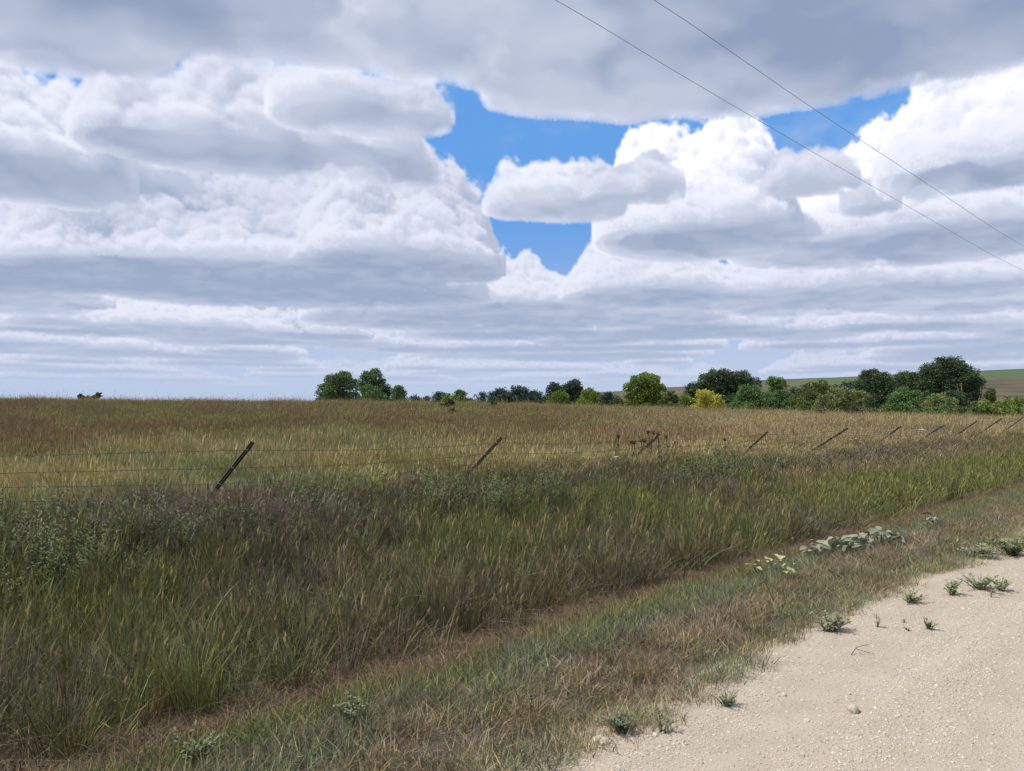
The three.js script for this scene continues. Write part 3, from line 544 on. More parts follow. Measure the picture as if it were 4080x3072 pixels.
// px: middle of the crown in the photograph, half: half its width, top: its upper edge (pixels), r: metres away
function tree(o) {
  const { px, half, top, r, kind, name = 'bush', label, group, seed, bottom = 0, lobes: nl = 9, stems = 4, spiky = 0, round = 1, leafScale = 1, dens = 1, puffs, leanX = 0 } = o;
  const at = polar(px, r), Hh = Math.max(0.4, heightAt(px, top, r) - at.y), W = (half / F) * r * (px > 2640 && px < 3900 && name !== 'juniper' ? (puffs ? 1.16 : 1.36) : 1.03), R = rng(seed), hue = K[kind].map((c) => c.map((v) => v * 1.4)), lobes = [], leaf = Math.max(0.08, r * 0.0014) * leafScale;
  const root = thing(numbered(name).replace(/_\d{3}$/, ''), label, o.category || (name.includes('tree') ? 'tree' : 'bush'), group, at);
  root.name = name; { const n = (tree.count[name] = (tree.count[name] || 0) + 1) - 1; if (n) root.name = name + '_' + String(n).padStart(3, '0'); }
  root.rotation.y = -towards(px, 1600)[0] / R2D;
  const yb = Hh * bottom;
  if (puffs) for (const [u, v, s] of puffs) for (const k of [0, 1]) lobes.push([u * W * (k ? 0.9 : 1), v * Hh * (k ? 0.94 : 1), (k ? 1 : -1) * (0.15 + 0.4 * R()) * W * (1 - 0.5 * Math.abs(u)), Math.min(s * W * (k ? 1.1 : 1), Hh * 0.4)]);
  else {
    const big = Math.min(W, (Hh - yb) * 0.5) ;
    for (let i = 0; i < nl; i++) {
      const u = nl === 1 ? 0 : -1 + (2 * (i + 0.5)) / nl + (R() - 0.5) * 0.25, arc = Math.sqrt(Math.max(0.05, 1 - Math.abs(u) ** (2 * round))), lr = big * (0.3 + 0.24 * R());
      const hTop = Hh * (name === 'distant_tree' ? 0.84 + 0.16 * R() : 0.62 + 0.38 * R()) * (0.45 + 0.55 * arc) - lr * 0.9, yy = Math.max(yb + lr * 0.75, hTop);
      lobes.push([u * (W - lr * 0.9), yy, (R() - 0.5) * 1.5 * W * arc * 0.7, lr]);
      for (let y = yy - lr * 1.15; y > yb + lr * 0.2; y -= lr * 1.15) lobes.push([u * (W - lr * 0.8) + (R() - 0.5) * lr, Math.max(yb + lr * 0.6, y), (R() - 0.35) * 1.4 * W * arc * 0.75, lr * (0.8 + 0.3 * R())]);
    }
    lobes.push([0, Hh * 0.94 - big * 0.5, 0, big * 0.5]);
  }
  part('crown', foliage(lobes, leaf, dens, hue[0], hue[1], seed * 31 + 7, spiky), leafMat, root);
  const wood = [], thick = o.trunk || 0.03 * Hh + 0.02;
  if (name.includes('tree')) {
    const mid = [leanX * W * 0.3, yb + (Hh - yb) * 0.35, 0];
    wood.push(tube([[0, -0.5, 0], [leanX * W * 0.1, yb * 0.5 + 0.1, 0.02 * Hh], mid], thick, thick * 0.62, 7, 6));
    for (let i = 0; i < lobes.length; i += Math.max(1, Math.floor(lobes.length / 7))) { const l = lobes[i]; wood.push(tube([mid.map((m, j) => m * (j === 1 ? 0.8 : 1)), [(mid[0] + l[0]) * 0.5, (mid[1] + l[1]) * 0.55, l[2] * 0.4], [l[0], l[1], l[2]]], thick * 0.5, thick * 0.12, 5, 5)); }
  } else for (let i = 0; i < stems; i++) { const l = lobes[Math.floor((i / stems) * lobes.length)]; wood.push(tube([[(R() - 0.5) * 0.2, -0.3, (R() - 0.5) * 0.2], [l[0] * 0.35, l[1] * 0.5, l[2] * 0.35], [l[0], l[1], l[2]]], thick * 0.5, thick * 0.12, 5, 5)); }
  part(name.includes('tree') ? 'trunk' : 'stem', mergeGeometries(wood), woodyMat, root);
  return root;
}
tree.count = {};
{
  // the clump on the crest at left of the middle
  tree({ name: 'tree', px: 1348, half: 86, top: 1468, r: 140, kind: 'mid', seed: 1, bottom: 0.2, puffs: [[-0.62, 0.58, 0.36], [-0.25, 0.72, 0.42], [0.2, 0.78, 0.42], [0.6, 0.68, 0.36], [-0.72, 0.34, 0.26], [0.02, 0.5, 0.34], [0.3, 0.45, 0.26], [0.75, 0.46, 0.22], [-0.4, 0.45, 0.25], [0.35, 0.25, 0.22]], label: 'broad round green tree, leftmost of the clump on the field crest', group: 'trees in the clump on the crest' });
  tree({ name: 'tree', px: 1480, half: 52, top: 1462, r: 143, kind: 'mid', seed: 2, bottom: 0.2, puffs: [[-0.4, 0.8, 0.55], [0.25, 0.85, 0.52], [0.62, 0.7, 0.42], [-0.5, 0.6, 0.42], [0.1, 0.6, 0.5], [-0.2, 0.4, 0.45], [0.4, 0.42, 0.4]], label: 'tall narrow green tree in the middle of the clump on the crest', group: 'trees in the clump on the crest' });
  tree({ px: 1478, half: 62, top: 1522, r: 136, kind: 'fresh', seed: 3, lobes: 6, label: 'lighter green bush at the foot of the tall narrow tree', group: 'trees in the clump on the crest' });
  tree({ name: 'tree', px: 1535, half: 44, top: 1520, r: 142, kind: 'dark', seed: 4, lobes: 6, bottom: 0.1, label: 'small dark green tree between tall narrow tree and the rounded one', group: 'trees in the clump on the crest' });
  tree({ name: 'tree', px: 1588, half: 42, top: 1523, r: 138, kind: 'mid', seed: 5, lobes: 7, bottom: 0.05, label: 'low rounded green tree, rightmost of the clump on the crest', group: 'trees in the clump on the crest' });
  tree({ px: 1292, half: 32, top: 1548, r: 138, kind: 'mid', seed: 6, lobes: 5, label: 'low green bush under the left edge of the crest clump', group: 'trees in the clump on the crest' });
  tree({ px: 1390, half: 42, top: 1558, r: 137, kind: 'dark', seed: 7, lobes: 5, label: 'dark low bush under the gap of the crest clump', group: 'trees in the clump on the crest' });
  // the far dark tree line in the middle
  const far = [[1650, 34, 1572, 'leftmost and lowest'], [1700, 32, 1578, 'second from left, very low'], [1752, 44, 1556, 'just left of the wide yellow green bush'], [1925, 46, 1560, 'just right of the wide yellow green bush'], [1990, 42, 1543, 'with a bushy pointed head, fourth from right'], [2068, 44, 1538, 'tallest of its middle part, with a gap of sky low down'], [2128, 34, 1550, 'low and rounded in the middle'], [2180, 46, 1570, 'low, left of the twin headed one'], [2248, 44, 1523, 'twin headed, standing above its neighbours'], [2320, 46, 1551, 'between the two round yellow green bushes'], [2424, 34, 1560, 'rightmost, at the left foot of the hill']];
  far.forEach(([px, half, top, where], i) => tree({ name: 'distant_tree', px, half: half * 1.8, top, r: 300 + 14 * Math.sin(i * 2.3), kind: 'far', seed: 20 + i, lobes: 5 + (i % 3), bottom: 0.08, trunk: 0.35, round: 0.9, puffs: i === 8 ? [[-0.55, 0.72, 0.38], [0.5, 0.8, 0.42], [0.15, 0.6, 0.45], [-0.3, 0.45, 0.5], [0.4, 0.45, 0.45], [-0.6, 0.3, 0.35], [0.1, 0.25, 0.4], [0.75, 0.72, 0.24]] : undefined, label: 'dark distant tree, ' + where, group: 'dark distant trees in the middle' }));
  tree({ px: 2060, half: 38, top: 1592, r: 270, kind: 'dark', seed: 40, lobes: 5, label: 'small dull green bush in front of the far dark trees' });
  tree({ px: 1830, half: 82, top: 1549, r: 165, kind: 'lime', seed: 41, lobes: 9, spiky: 0.5, label: 'wide yellow green bush behind the crest, left of the far dark trees', group: 'yellow green bushes behind the crest' });
  tree({ px: 2232, half: 58, top: 1552, r: 160, kind: 'lime', seed: 42, lobes: 7, spiky: 0.7, label: 'round yellow green bush below the double headed dark tree', group: 'yellow green bushes behind the crest' });
  tree({ px: 2350, half: 62, top: 1553, r: 158, kind: 'lime', seed: 43, lobes: 7, spiky: 0.6, label: 'round yellow green bush left of the foot of the hill', group: 'yellow green bushes behind the crest' });
  tree({ px: 2462, half: 34, top: 1582, r: 150, kind: 'olive', seed: 44, lobes: 5, label: 'small grey olive bush left of the big light green tree' });
  // the light green tree and its neighbours
  tree({ name: 'tree', px: 2568, half: 84, top: 1482, r: 150, kind: 'lime', seed: 50, bottom: 0.02, spiky: 0.25, puffs: [[-0.1, 0.4, 0.5], [0.1, 0.65, 0.45], [-0.72, 0.68, 0.26], [-0.4, 0.78, 0.34], [0, 0.84, 0.34], [0.4, 0.82, 0.34], [0.72, 0.66, 0.28], [-0.62, 0.45, 0.34], [-0.1, 0.55, 0.4], [0.4, 0.52, 0.4], [0.72, 0.4, 0.34], [-0.6, 0.2, 0.32], [0.2, 0.24, 0.36], [0.66, 0.18, 0.34], [-0.75, 0.12, 0.22]], label: 'big light green round tree in front of the left end of the hill' });
  tree({ px: 2672, half: 40, top: 1553, r: 146, kind: 'olive', seed: 51, lobes: 6, spiky: 0.3, label: 'dull olive bush right of the big light green tree' });
  tree({ px: 2738, half: 36, top: 1562, r: 146, kind: 'lime', seed: 52, lobes: 6, label: 'small yellow green bush left of the bright yellow bush' });
  tree({ px: 2815, half: 60, top: 1545, r: 142, kind: 'yellow', seed: 53, lobes: 8, stems: 9, dens: 0.85, label: 'bright yellow bush among the green trees' });
  tree({ name: 'tree', px: 2752, half: 32, top: 1522, r: 196, kind: 'far', seed: 54, lobes: 5, bottom: 0.2, label: 'small dark tree behind the bright yellow bush' });
  tree({ name: 'tree', px: 2888, half: 112, top: 1474, r: 188, kind: 'dark', seed: 55, bottom: 0.05, puffs: [[-0.82, 0.66, 0.2], [-0.6, 0.82, 0.2], [-0.3, 0.86, 0.24], [-0.02, 0.9, 0.22], [0.26, 0.86, 0.22], [0.56, 0.84, 0.24], [0.82, 0.7, 0.22], [-0.45, 0.6, 0.32], [0.05, 0.62, 0.36], [0.5, 0.56, 0.36], [0.85, 0.42, 0.26], [-0.5, 0.3, 0.3], [0.1, 0.28, 0.38], [0.6, 0.22, 0.36]], label: 'big dark many headed tree behind the bright yellow bush' });
  tree({ px: 3010, half: 78, top: 1518, r: 150, kind: 'fresh', seed: 56, lobes: 8, label: 'fresh green bush right of the big dark many headed tree' });
  tree({ name: 'tree', px: 3092, half: 36, top: 1487, r: 166, kind: 'fresh', seed: 57, bottom: 0.15, puffs: [[-0.3, 0.82, 0.6], [0.35, 0.8, 0.6], [0, 0.6, 0.75], [0.1, 0.35, 0.7]], label: 'round headed fresh green tree showing above lower bushes' });
  tree({ px: 3110, half: 70, top: 1545, r: 148, kind: 'mid', seed: 58, lobes: 8, label: 'mid green bush under the round headed green tree' });
  tree({ name: 'tree', px: 3258, half: 92, top: 1497, r: 160, kind: 'olive', seed: 59, lobes: 9, bottom: 0.05, spiky: 0.2, label: 'wide dark olive tree with a flat dome' });
  tree({ px: 3240, half: 92, top: 1552, r: 138, kind: 'olive', seed: 60, lobes: 9, spiky: 0.3, label: 'olive green bush in front of the wide dark olive tree' });
  tree({ px: 3368, half: 84, top: 1540, r: 130, kind: 'pale', seed: 61, lobes: 8, spiky: 0.8, stems: 10, label: 'pale green spiky bush at the edge of the field' });
  tree({ name: 'tree', px: 3392, half: 50, top: 1508, r: 215, kind: 'far', seed: 62, lobes: 6, label: 'low dark tree behind the pale green spiky bush' });
  tree({ name: 'tree', px: 3488, half: 72, top: 1468, r: 190, kind: 'dark', seed: 63, bottom: 0.02, puffs: [[-0.2, 0.84, 0.42], [0.35, 0.8, 0.38], [-0.6, 0.62, 0.4], [0.1, 0.58, 0.5], [0.7, 0.6, 0.36], [-0.55, 0.3, 0.44], [0.05, 0.28, 0.5], [0.65, 0.26, 0.42]], label: 'tall very dark tree left of the biggest domed tree' });
  tree({ name: 'tree', px: 3625, half: 80, top: 1480, r: 200, kind: 'dark', seed: 64, bottom: 0.2, puffs: [[-0.7, 0.72, 0.36], [-0.2, 0.84, 0.36], [0.3, 0.84, 0.36], [0.75, 0.78, 0.36], [-0.4, 0.55, 0.4], [0.2, 0.55, 0.45], [0.75, 0.5, 0.4], [-0.75, 0.4, 0.3], [0.3, 0.3, 0.3]], label: 'dark tree joining the left side of the biggest domed tree' });
  tree({ name: 'tree', px: 3775, half: 88, top: 1428, r: 195, kind: 'dark', seed: 65, bottom: 0.4, trunk: 0.5, leanX: -0.7, puffs: [[-0.55, 0.82, 0.32], [-0.15, 0.9, 0.34], [0.25, 0.88, 0.34], [0.6, 0.78, 0.34], [0.86, 0.64, 0.28], [-0.7, 0.62, 0.32], [-0.2, 0.68, 0.4], [0.3, 0.66, 0.4], [0.65, 0.54, 0.3], [-0.6, 0.45, 0.3], [-0.1, 0.5, 0.3]], label: 'biggest dark domed tree with a leaning trunk, in front of the hill' });
  tree({ name: 'tree', px: 3868, half: 24, top: 1470, r: 260, kind: 'far', seed: 66, lobes: 4, label: 'small distant tree right of the biggest domed tree' });
  tree({ px: 3882, half: 16, top: 1492, r: 300, kind: 'far', seed: 67, lobes: 3, label: 'tiny distant bush on the green slope right of the domed tree' });
  tree({ px: 3596, half: 60, top: 1534, r: 128, kind: 'fresh', seed: 68, lobes: 7, label: 'fresh green bush standing in front of the dark trees' });
  tree({ px: 3745, half: 54, top: 1566, r: 135, kind: 'pale', seed: 69, lobes: 7, label: 'olive green rounded bush under the biggest domed tree' });
  tree({ px: 3808, half: 52, top: 1548, r: 150, kind: 'dark', seed: 70, lobes: 6, label: 'dark green shrub right of the olive bush under the domed tree' });
  tree({ px: 3755, half: 80, top: 1608, r: 112, kind: 'fresh', seed: 71, lobes: 8, label: 'low bright green hedge bush, left one at the field edge', group: 'low bushes along the right edge of the field' });
  tree({ px: 3885, half: 78, top: 1596, r: 108, kind: 'olive', seed: 72, lobes: 8, spiky: 0.2, label: 'low olive bush with dark gaps between two bright bushes', group: 'low bushes along the right edge of the field' });
  tree({ px: 4060, half: 130, top: 1572, r: 106, kind: 'lime', seed: 73, lobes: 10, label: 'large soft yellow green bush cut by the right edge', group: 'low bushes along the right edge of the field' });
  tree({ px: 3942, half: 22, top: 1535, r: 330, kind: 'olive', seed: 74, lobes: 4, stems: 6, label: 'lone small bush on the brown slope of the hill' });
  tree({ px: 2955, half: 58, top: 1556, r: 172, kind: 'dark', seed: 91, lobes: 7, label: 'low dark bush filling in between the big dark tree and fresh green bush' });
  tree({ px: 3178, half: 52, top: 1532, r: 172, kind: 'mid', seed: 92, lobes: 7, label: 'mid green bush filling in left of the wide dark olive tree' });
  tree({ px: 3436, half: 50, top: 1552, r: 176, kind: 'dark', seed: 93, lobes: 6, label: 'dark bush filling in right of the pale green spiky bush' });
  tree({ px: 3690, half: 62, top: 1552, r: 182, kind: 'dark', seed: 94, lobes: 7, label: 'dark bush under the branches of the biggest domed tree, left side' });
  // young junipers standing in the field
  const jr = { kind: 'juniper', group: 'dark young junipers in the field', spiky: 0.4, name: 'juniper', category: 'bush' };
  const juniper = (px, half, top, bot, seed, label, more = {}) => { const g = onGround(px, bot + 6); tree({ ...jr, px, half, top, r: Math.hypot(g.x, g.z), seed, label, lobes: 4, leafScale: 0.9, ...more }); };
  juniper(355, 30, 1576, 1594, 80, 'dark juniper with two horn like tips on the skyline at left', { puffs: [[-0.7, 0.8, 0.16], [-0.95, 0.92, 0.09], [-0.35, 0.7, 0.26], [0, 0.7, 0.28], [0.35, 0.72, 0.26], [0.72, 0.86, 0.16], [0.95, 1.0, 0.09]], spiky: 0.6 });
  juniper(1782, 26, 1597, 1632, 81, 'ragged dark juniper in the field, upper one of a pair', { puffs: [[-0.75, 0.3, 0.5], [-0.2, 0.4, 0.4], [0.5, 0.65, 0.5], [0.75, 0.75, 0.3]] });
  juniper(1800, 15, 1630, 1658, 82, 'small dark juniper in the field, lower one of a pair');
  juniper(1966, 18, 1600, 1626, 83, 'small dark juniper in the field right of the pair', { puffs: [[-0.8, 0.25, 0.4], [0, 0.7, 0.4], [0.3, 0.4, 0.5], [0.7, 0.3, 0.4]] });
  juniper(1370, 6, 1588, 1606, 84, 'tiny dark juniper below the crest clump');
  juniper(3266, 20, 1636, 1656, 85, 'little dark juniper in front of the olive bush');
  juniper(3400, 34, 1622, 1658, 86, 'dark juniper in front of the pale green spiky bush');
}
// ---------------------------------------------------------------- barbed wire fence on leaning steel posts
const steel = new THREE.MeshStandardMaterial({ name: 'rusty_steel', color: rgb(0.045, 0.032, 0.028), roughness: 0.8, metalness: 0.3 });
const clipMat = new THREE.MeshStandardMaterial({ name: 'wire_clip', color: rgb(0.42, 0.4, 0.38), roughness: 0.5, metalness: 0.6 });
const wireMat = new THREE.MeshStandardMaterial({ name: 'wire', color: rgb(0.13, 0.125, 0.12), roughness: 0.6, metalness: 0.4 });
{
  const ends = [[880, 1925, 1008, 1762], [1880, 1872, 1998, 1745], [2525, 1826, 2620, 1738], [2970, 1802, 3058, 1721], [3248, 1788, 3378, 1706], [3508, 1758, 3590, 1698], [3682, 1743, 3758, 1696], [3800, 1740, 3892, 1678], [3895, 1732, 3992, 1667], [4015, 1708, 4092, 1652]];
  const fence = thing('barbed_wire_fence', 'sagging barbed wire fence with rusty steel posts all leaning to the right', 'fence');
  const ray = (px, py) => { const [a, e] = towards(px, py); return new THREE.Vector3(Math.sin(a / R2D), tan(e), -Math.cos(a / R2D)); };   // per metre of horizontal distance
  const onPlane = (d, t) => t / (-d.x * CA - d.z * SA);
  const knots = [[], [], [], []], lean = new THREE.Vector3();
  ends.forEach(([x0, y0, x1, y1], i) => {
    const d0 = ray(x0, y0), k0 = onPlane(d0, FENCE), foot = d0.clone().multiplyScalar(k0).add(new THREE.Vector3(0, EYE, 0));
    // it leans along the fence and towards the road; the top is the place on that slanting plane that is seen at (x1, y1)
    const d1 = ray(x1, y1), k1 = onPlane(d1, FENCE - 0.18), head = d1.clone().multiplyScalar(k1).add(new THREE.Vector3(0, EYE, 0)), dir = head.clone().sub(foot).normalize(), L = head.distanceTo(foot) + 0.75;
    const foot2 = head.clone().addScaledVector(dir, -L), sh = new THREE.Shape();     // T-shaped steel section
    const w = 0.024, f = 0.0055, b = 0.034; [[-w, 0], [w, 0], [w, f], [f / 2, f], [f / 2, b], [-f / 2, b], [-f / 2, f], [-w, f]].forEach(([x, y], k) => (k ? sh.lineTo(x, y) : sh.moveTo(x, y)));
    const g = new THREE.ExtrudeGeometry(sh, { depth: L, bevelEnabled: true, bevelSize: 0.002, bevelThickness: 0.002, bevelSegments: 1, steps: 1 });
    const post = part('fence_post', g, steel, fence); post.position.copy(foot2);
    const zAx = dir, xAx = new THREE.Vector3(0.55, 0.1, 0.85).cross(zAx).normalize(), yAx = new THREE.Vector3().crossVectors(zAx, xAx);
    post.quaternion.setFromRotationMatrix(new THREE.Matrix4().makeBasis(xAx, yAx, zAx));
    [0.13, 0.42, 0.68, 0.93].forEach((q, k) => {
      knots[k].push(head.clone().addScaledVector(dir, -q * (i === 0 ? 1 : 0.92)).addScaledVector(yAx, -0.004));
      const clip = new THREE.TorusGeometry(0.026, 0.0028, 5, 14); clip.scale(1, 1, 1);
      const c = part('wire_clip', clip, clipMat, post); c.position.set(0, 0.012, L - q); c.rotation.x = 0.25;
    });
  });
  // the wires run on past the left edge, where they are seen at these heights
  const left = [[-40, 1819], [-40, 1887], [-40, 1944], [-40, 2001]], left2 = [[-1400, 1872], [-1400, 1950], [-1400, 2010], [-1400, 2060]];
  const r = rng(91);
  knots.forEach((k, w) => {
    for (const e of [left, left2]) { const d = ray(...e[w]); k.unshift(d.multiplyScalar(onPlane(d, FENCE - 0.12)).add(new THREE.Vector3(0, EYE, 0))); }
    const path = [];
    for (let i = 0; i + 1 < k.length; i++) for (let j = 0; j < 8; j++) { const p = k[i].clone().lerp(k[i + 1], j / 8); p.y -= 0.05 * Math.sin((Math.PI * j) / 8) * (i < 2 ? 0 : 1) + 0.006 * perlin(i * 8 + j, w * 7 + 0.5); path.push(p); }
    path.push(k[k.length - 1]);
    const cv = new THREE.CatmullRomCurve3(path), n = 620, geos = [];
    for (const ph of [0, Math.PI]) {                     // two strands twisted together
      const P = []; for (let i = 0; i <= n; i++) { const p = cv.getPoint(i / n); p.y += 0.0022 * Math.sin(i * 1.9 + ph); p.z += 0.0022 * Math.cos(i * 1.9 + ph); P.push(p); }
      geos.push(new THREE.TubeGeometry(new THREE.CatmullRomCurve3(P), n, 0.0027, 4));
    }
    const len = cv.getLength();
    for (let s = 0.05; s < len; s += 0.125 + 0.02 * r()) { const p = cv.getPointAt(s / len); for (let q = 0; q < 2; q++) { const b = new THREE.CylinderGeometry(0.0018, 0.0024, 0.036, 4); b.rotateZ(r() * 3.1); b.rotateY(r() * 3.1); b.translate(p.x, p.y, p.z); geos.push(b); } }
    part('barbed_wire', mergeGeometries(geos.map((g) => g.toNonIndexed())), wireMat, fence);
  });
}
// ---------------------------------------------------------------- power line overhead
{
  const cable = new THREE.MeshStandardMaterial({ name: 'cable', color: rgb(0.16, 0.165, 0.18), roughness: 0.5 }), wood = new THREE.MeshStandardMaterial({ name: 'pole_wood', color: rgb(0.14, 0.11, 0.085), roughness: 0.95 });
  const lines = [[10.2, [[2213, 0], [2660, 266], [3117, 535], [3600, 812], [4080, 1079]], 'power cable crossing the sky, the lower of the two'], [8.7, [[2606, 0], [2915, 208], [3228, 424], [3650, 703], [4080, 981]], 'power cable crossing the sky, the upper of the two']];
  for (const [t, px, label] of lines) {
    const p = px.map(([x, y]) => { const [a, e] = towards(x, y), dx = Math.sin(a / R2D), dz = -Math.cos(a / R2D), k = t / (-dx * CA - dz * SA); return new THREE.Vector3(dx * k, EYE + tan(e) * k, dz * k); });
    const out = p[4].clone().sub(p[3]).normalize(), back = p[0].clone().sub(p[1]).normalize(), S = (v) => v.x * SA - v.z * CA;
    const path = [p[0].clone().addScaledVector(back, 30 + S(p[0])).setY(p[0].y + 0.3), ...p, p[4].clone().addScaledVector(out, 62 - S(p[4]))]; path[path.length - 1].y = p[4].y + 0.5;
    const m = thing('power_cable', label, 'power line', 'power cables');
    part('cable', new THREE.TubeGeometry(new THREE.CatmullRomCurve3(path), 160, 0.0055, 6), cable, m);
    lines.end = lines.end || []; lines.end.push(path[0], path[path.length - 1]);
  }
  for (const k of [0, 1]) {                             // the poles that carry it stand outside the picture
    const a = lines.end[k], b = lines.end[2 + k], mid = a.clone().add(b).multiplyScalar(0.5), y0 = ground(mid.x, mid.z), h = Math.min(a.y, b.y) - y0;
    const pole = thing('utility_pole', k ? 'wooden utility pole beyond the right edge carrying the two cables' : 'wooden utility pole behind the camera carrying the two cables', 'pole', null, new THREE.Vector3(mid.x, y0, mid.z));
    part('pole', new THREE.CylinderGeometry(0.11, 0.16, h + 1.3, 12).translate(0, h / 2 - 0.05, 0), wood, pole);
    const arm = part('crossarm', new THREE.BoxGeometry(2.3, 0.11, 0.09), wood, pole); arm.position.set(0, h - 0.19, 0.13); pole.rotation.y = A; 
    for (const s of [-1, 1]) { const ins = part('insulator', new THREE.LatheGeometry([[0, 0], [0.03, 0], [0.03, 0.05], [0.055, 0.07], [0.03, 0.1], [0.045, 0.12], [0, 0.14]].map(([x, y]) => new THREE.Vector2(x, y)), 10), clipMat, pole); ins.position.set(0.75 * s, h - 0.13, 0.13); }
  }
}
// ---------------------------------------------------------------- plants that stand apart
const hueVar = (c, r) => { const v = 0.82 + 0.36 * r(); return [c[0] * v, c[1] * v, c[2] * v]; };
function leafGeo(len, wid, fold, droop, col, segs = 4) {       // a broad leaf, folded along its midrib, its edge a little wavy
  const P = [], C = [], I = [];
  for (let i = 0; i <= segs; i++) {
    const u = i / segs, w = wid * 0.5 * Math.pow(Math.sin(Math.PI * Math.pow(u, 0.75) * 0.97 + 0.03), 0.8), y = -droop * u * u * len, wave = 0.06 * wid * Math.sin(i * 2.3);
    P.push(-w, y + fold * w + wave, u * len, 0, y, u * len, w, y + fold * w - wave, u * len); for (let k = 0; k < 3; k++) { const m = k === 1 ? 1.12 : 1; C.push(col[0] * m, col[1] * m, col[2] * m); }
    if (i) { const a = (i - 1) * 3; I.push(a, a + 3, a + 1, a + 1, a + 3, a + 4, a + 1, a + 4, a + 2, a + 2, a + 4, a + 5); }
  }
  const g = geom(P, C, I); g.computeVertexNormals(); return g;
}
const broadLeafMat = new THREE.MeshPhysicalMaterial({ name: 'broad_leaf', vertexColors: true, roughness: 0.9, specularIntensity: 0.15, transmission: 0.15, thickness: 0, side: THREE.DoubleSide });
// a low plant with broad leaves on runners
function broadPlant(label, px, py, rx, ry, n, len, cols, seed, category = 'plant') {
  const at = onGround(px, py), o = thing('broad_leaved_plant', label, category, null, at), r = rng(seed), G = cols.map((c, k) => leafGeo(1, 0.62 + 0.1 * (k % 2), 0.35, 0.25 + 0.2 * (k % 3), c)), runners = [];
  for (let i = 0; i < n; i++) {
    const a = r() * 6.283, q = Math.sqrt(r()), x = Math.cos(a) * q * rx, z = Math.sin(a) * q * ry, [sx, sz] = [x * SA - z * CA, -x * CA - z * SA];   // long axis along the road
    const wx = Math.cos(-A + Math.PI / 2) * x - Math.sin(A) * 0 * sz + 0, p = new THREE.Vector3(x * SA - z * CA, 0, -x * CA - z * SA);
    const y = ground(at.x + p.x, at.z + p.z) - at.y, s = len * (0.6 + 0.7 * r()), m = part('leaf', G[Math.floor(r() * G.length)], broadLeafMat, o), h = 0.07 + 0.11 * r();
    m.position.set(p.x, y + h, p.z); m.scale.setScalar(s); m.rotation.set(-0.9 + 1.2 * r(), r() * 6.283, (r() - 0.5) * 0.9, 'YXZ');
    runners.push(tube([[p.x * 0.3, -0.02, p.z * 0.3], [p.x * 0.7, y + 0.05, p.z * 0.7], [p.x, y + h, p.z]], 0.006, 0.003, 4, 4));
  }
  part('stem', mergeGeometries(runners), new THREE.MeshStandardMaterial({ color: rgb(0.16, 0.17, 0.1), roughness: 0.9 }), o); return o;
}
const GREY = [[0.26, 0.265, 0.19], [0.2, 0.22, 0.145], [0.34, 0.34, 0.25], [0.16, 0.185, 0.11]];
broadPlant('sprawling plant with broad pale grey green leaves on the mown verge', 3330, 2212, 0.5, 0.3, 60, 0.13, GREY, 501);
broadPlant('patch of broad grey green leaves right of the sprawling pale plant', 3510, 2175, 0.45, 0.22, 34, 0.12, GREY, 502);
broadPlant('few broad grey leaves at the foot of the tall grass', 3080, 2150, 0.24, 0.2, 8, 0.16, [[0.24, 0.29, 0.24], [0.13, 0.18, 0.11]], 503);
broadPlant('single upright broad grey leaves in the tall grass edge', 3200, 2128, 0.12, 0.1, 4, 0.15, [[0.24, 0.29, 0.25], [0.15, 0.2, 0.15]], 504);
broadPlant('clump of small pale yellow leaves on the verge', 3060, 2298, 0.3, 0.12, 24, 0.075, [[0.42, 0.4, 0.19], [0.46, 0.42, 0.24], [0.3, 0.33, 0.13]], 505);
broadPlant('tiny group of pale yellow leaves beside the yellow clump', 3140, 2322, 0.12, 0.06, 8, 0.06, [[0.42, 0.4, 0.2], [0.36, 0.37, 0.17]], 506);
broadPlant('scattered grey leaves on the verge near the right edge', 3720, 2105, 0.3, 0.15, 8, 0.13, GREY, 507);
// a bushy little weed: stems with many small leaves
function weedGeo(seed, { h, R, stems, leaves, leaf, col, up = 0.6, narrow = 0.5 }) {
  const r = rng(seed), L = [], T = [];
  for (let s = 0; s < stems; s++) {
    const a = r() * 6.283, H = h * (0.5 + 0.6 * r()), out = R * (0.3 + 0.8 * r()), ex = Math.cos(a) * out, ez = Math.sin(a) * out;
    T.push(tube([[ex * 0.1, -0.02, ez * 0.1], [ex * 0.5, H * 0.55, ez * 0.5], [ex, H, ez]], 0.004, 0.0015, 4, 3));
    for (let i = 0; i < leaves; i++) {
      const u = 0.15 + 0.85 * r(), g = leafGeo(leaf * (0.6 + 0.7 * r()), leaf * narrow, 0.3, 0.3, hueVar(col, r), 2);
      g.rotateX(-up + (r() - 0.5) * 1.1); g.rotateY(r() * 6.283); g.translate(ex * u * (0.5 + 0.5 * u), H * u, ez * u * (0.5 + 0.5 * u)); L.push(g);
    }
  }
  return [mergeGeometries(L), mergeGeometries(T)];
}
const weedMat = new THREE.MeshPhysicalMaterial({ name: 'weed_leaf', vertexColors: true, roughness: 0.9, specularIntensity: 0.15, transmission: 0.15, thickness: 0, side: THREE.DoubleSide });
const stemMat = new THREE.MeshStandardMaterial({ name: 'stem', color: rgb(0.13, 0.13, 0.07), roughness: 0.9 });
function weed(name, label, px, py, opts, seed, group, scale = 1, onRoad = true) {
  let at = onGround(px, py); const [s, t] = toST(at.x, at.z); if (onRoad && t < 2.6) { const k = EYE / (EYE - roadY(s, t)); at.y = roadY(s, t) - 0.005; }
  const o = thing(name, label, 'weed', group, at), [l, st] = weedGeo(seed, opts); part('foliage', l, weedMat, o); part('stem', st, stemMat, o); o.scale.setScalar(scale); return o;
}
const RW = 'small green weeds growing on the gravel road', WG = [0.26, 0.3, 0.155], WS = [0.3, 0.32, 0.2];
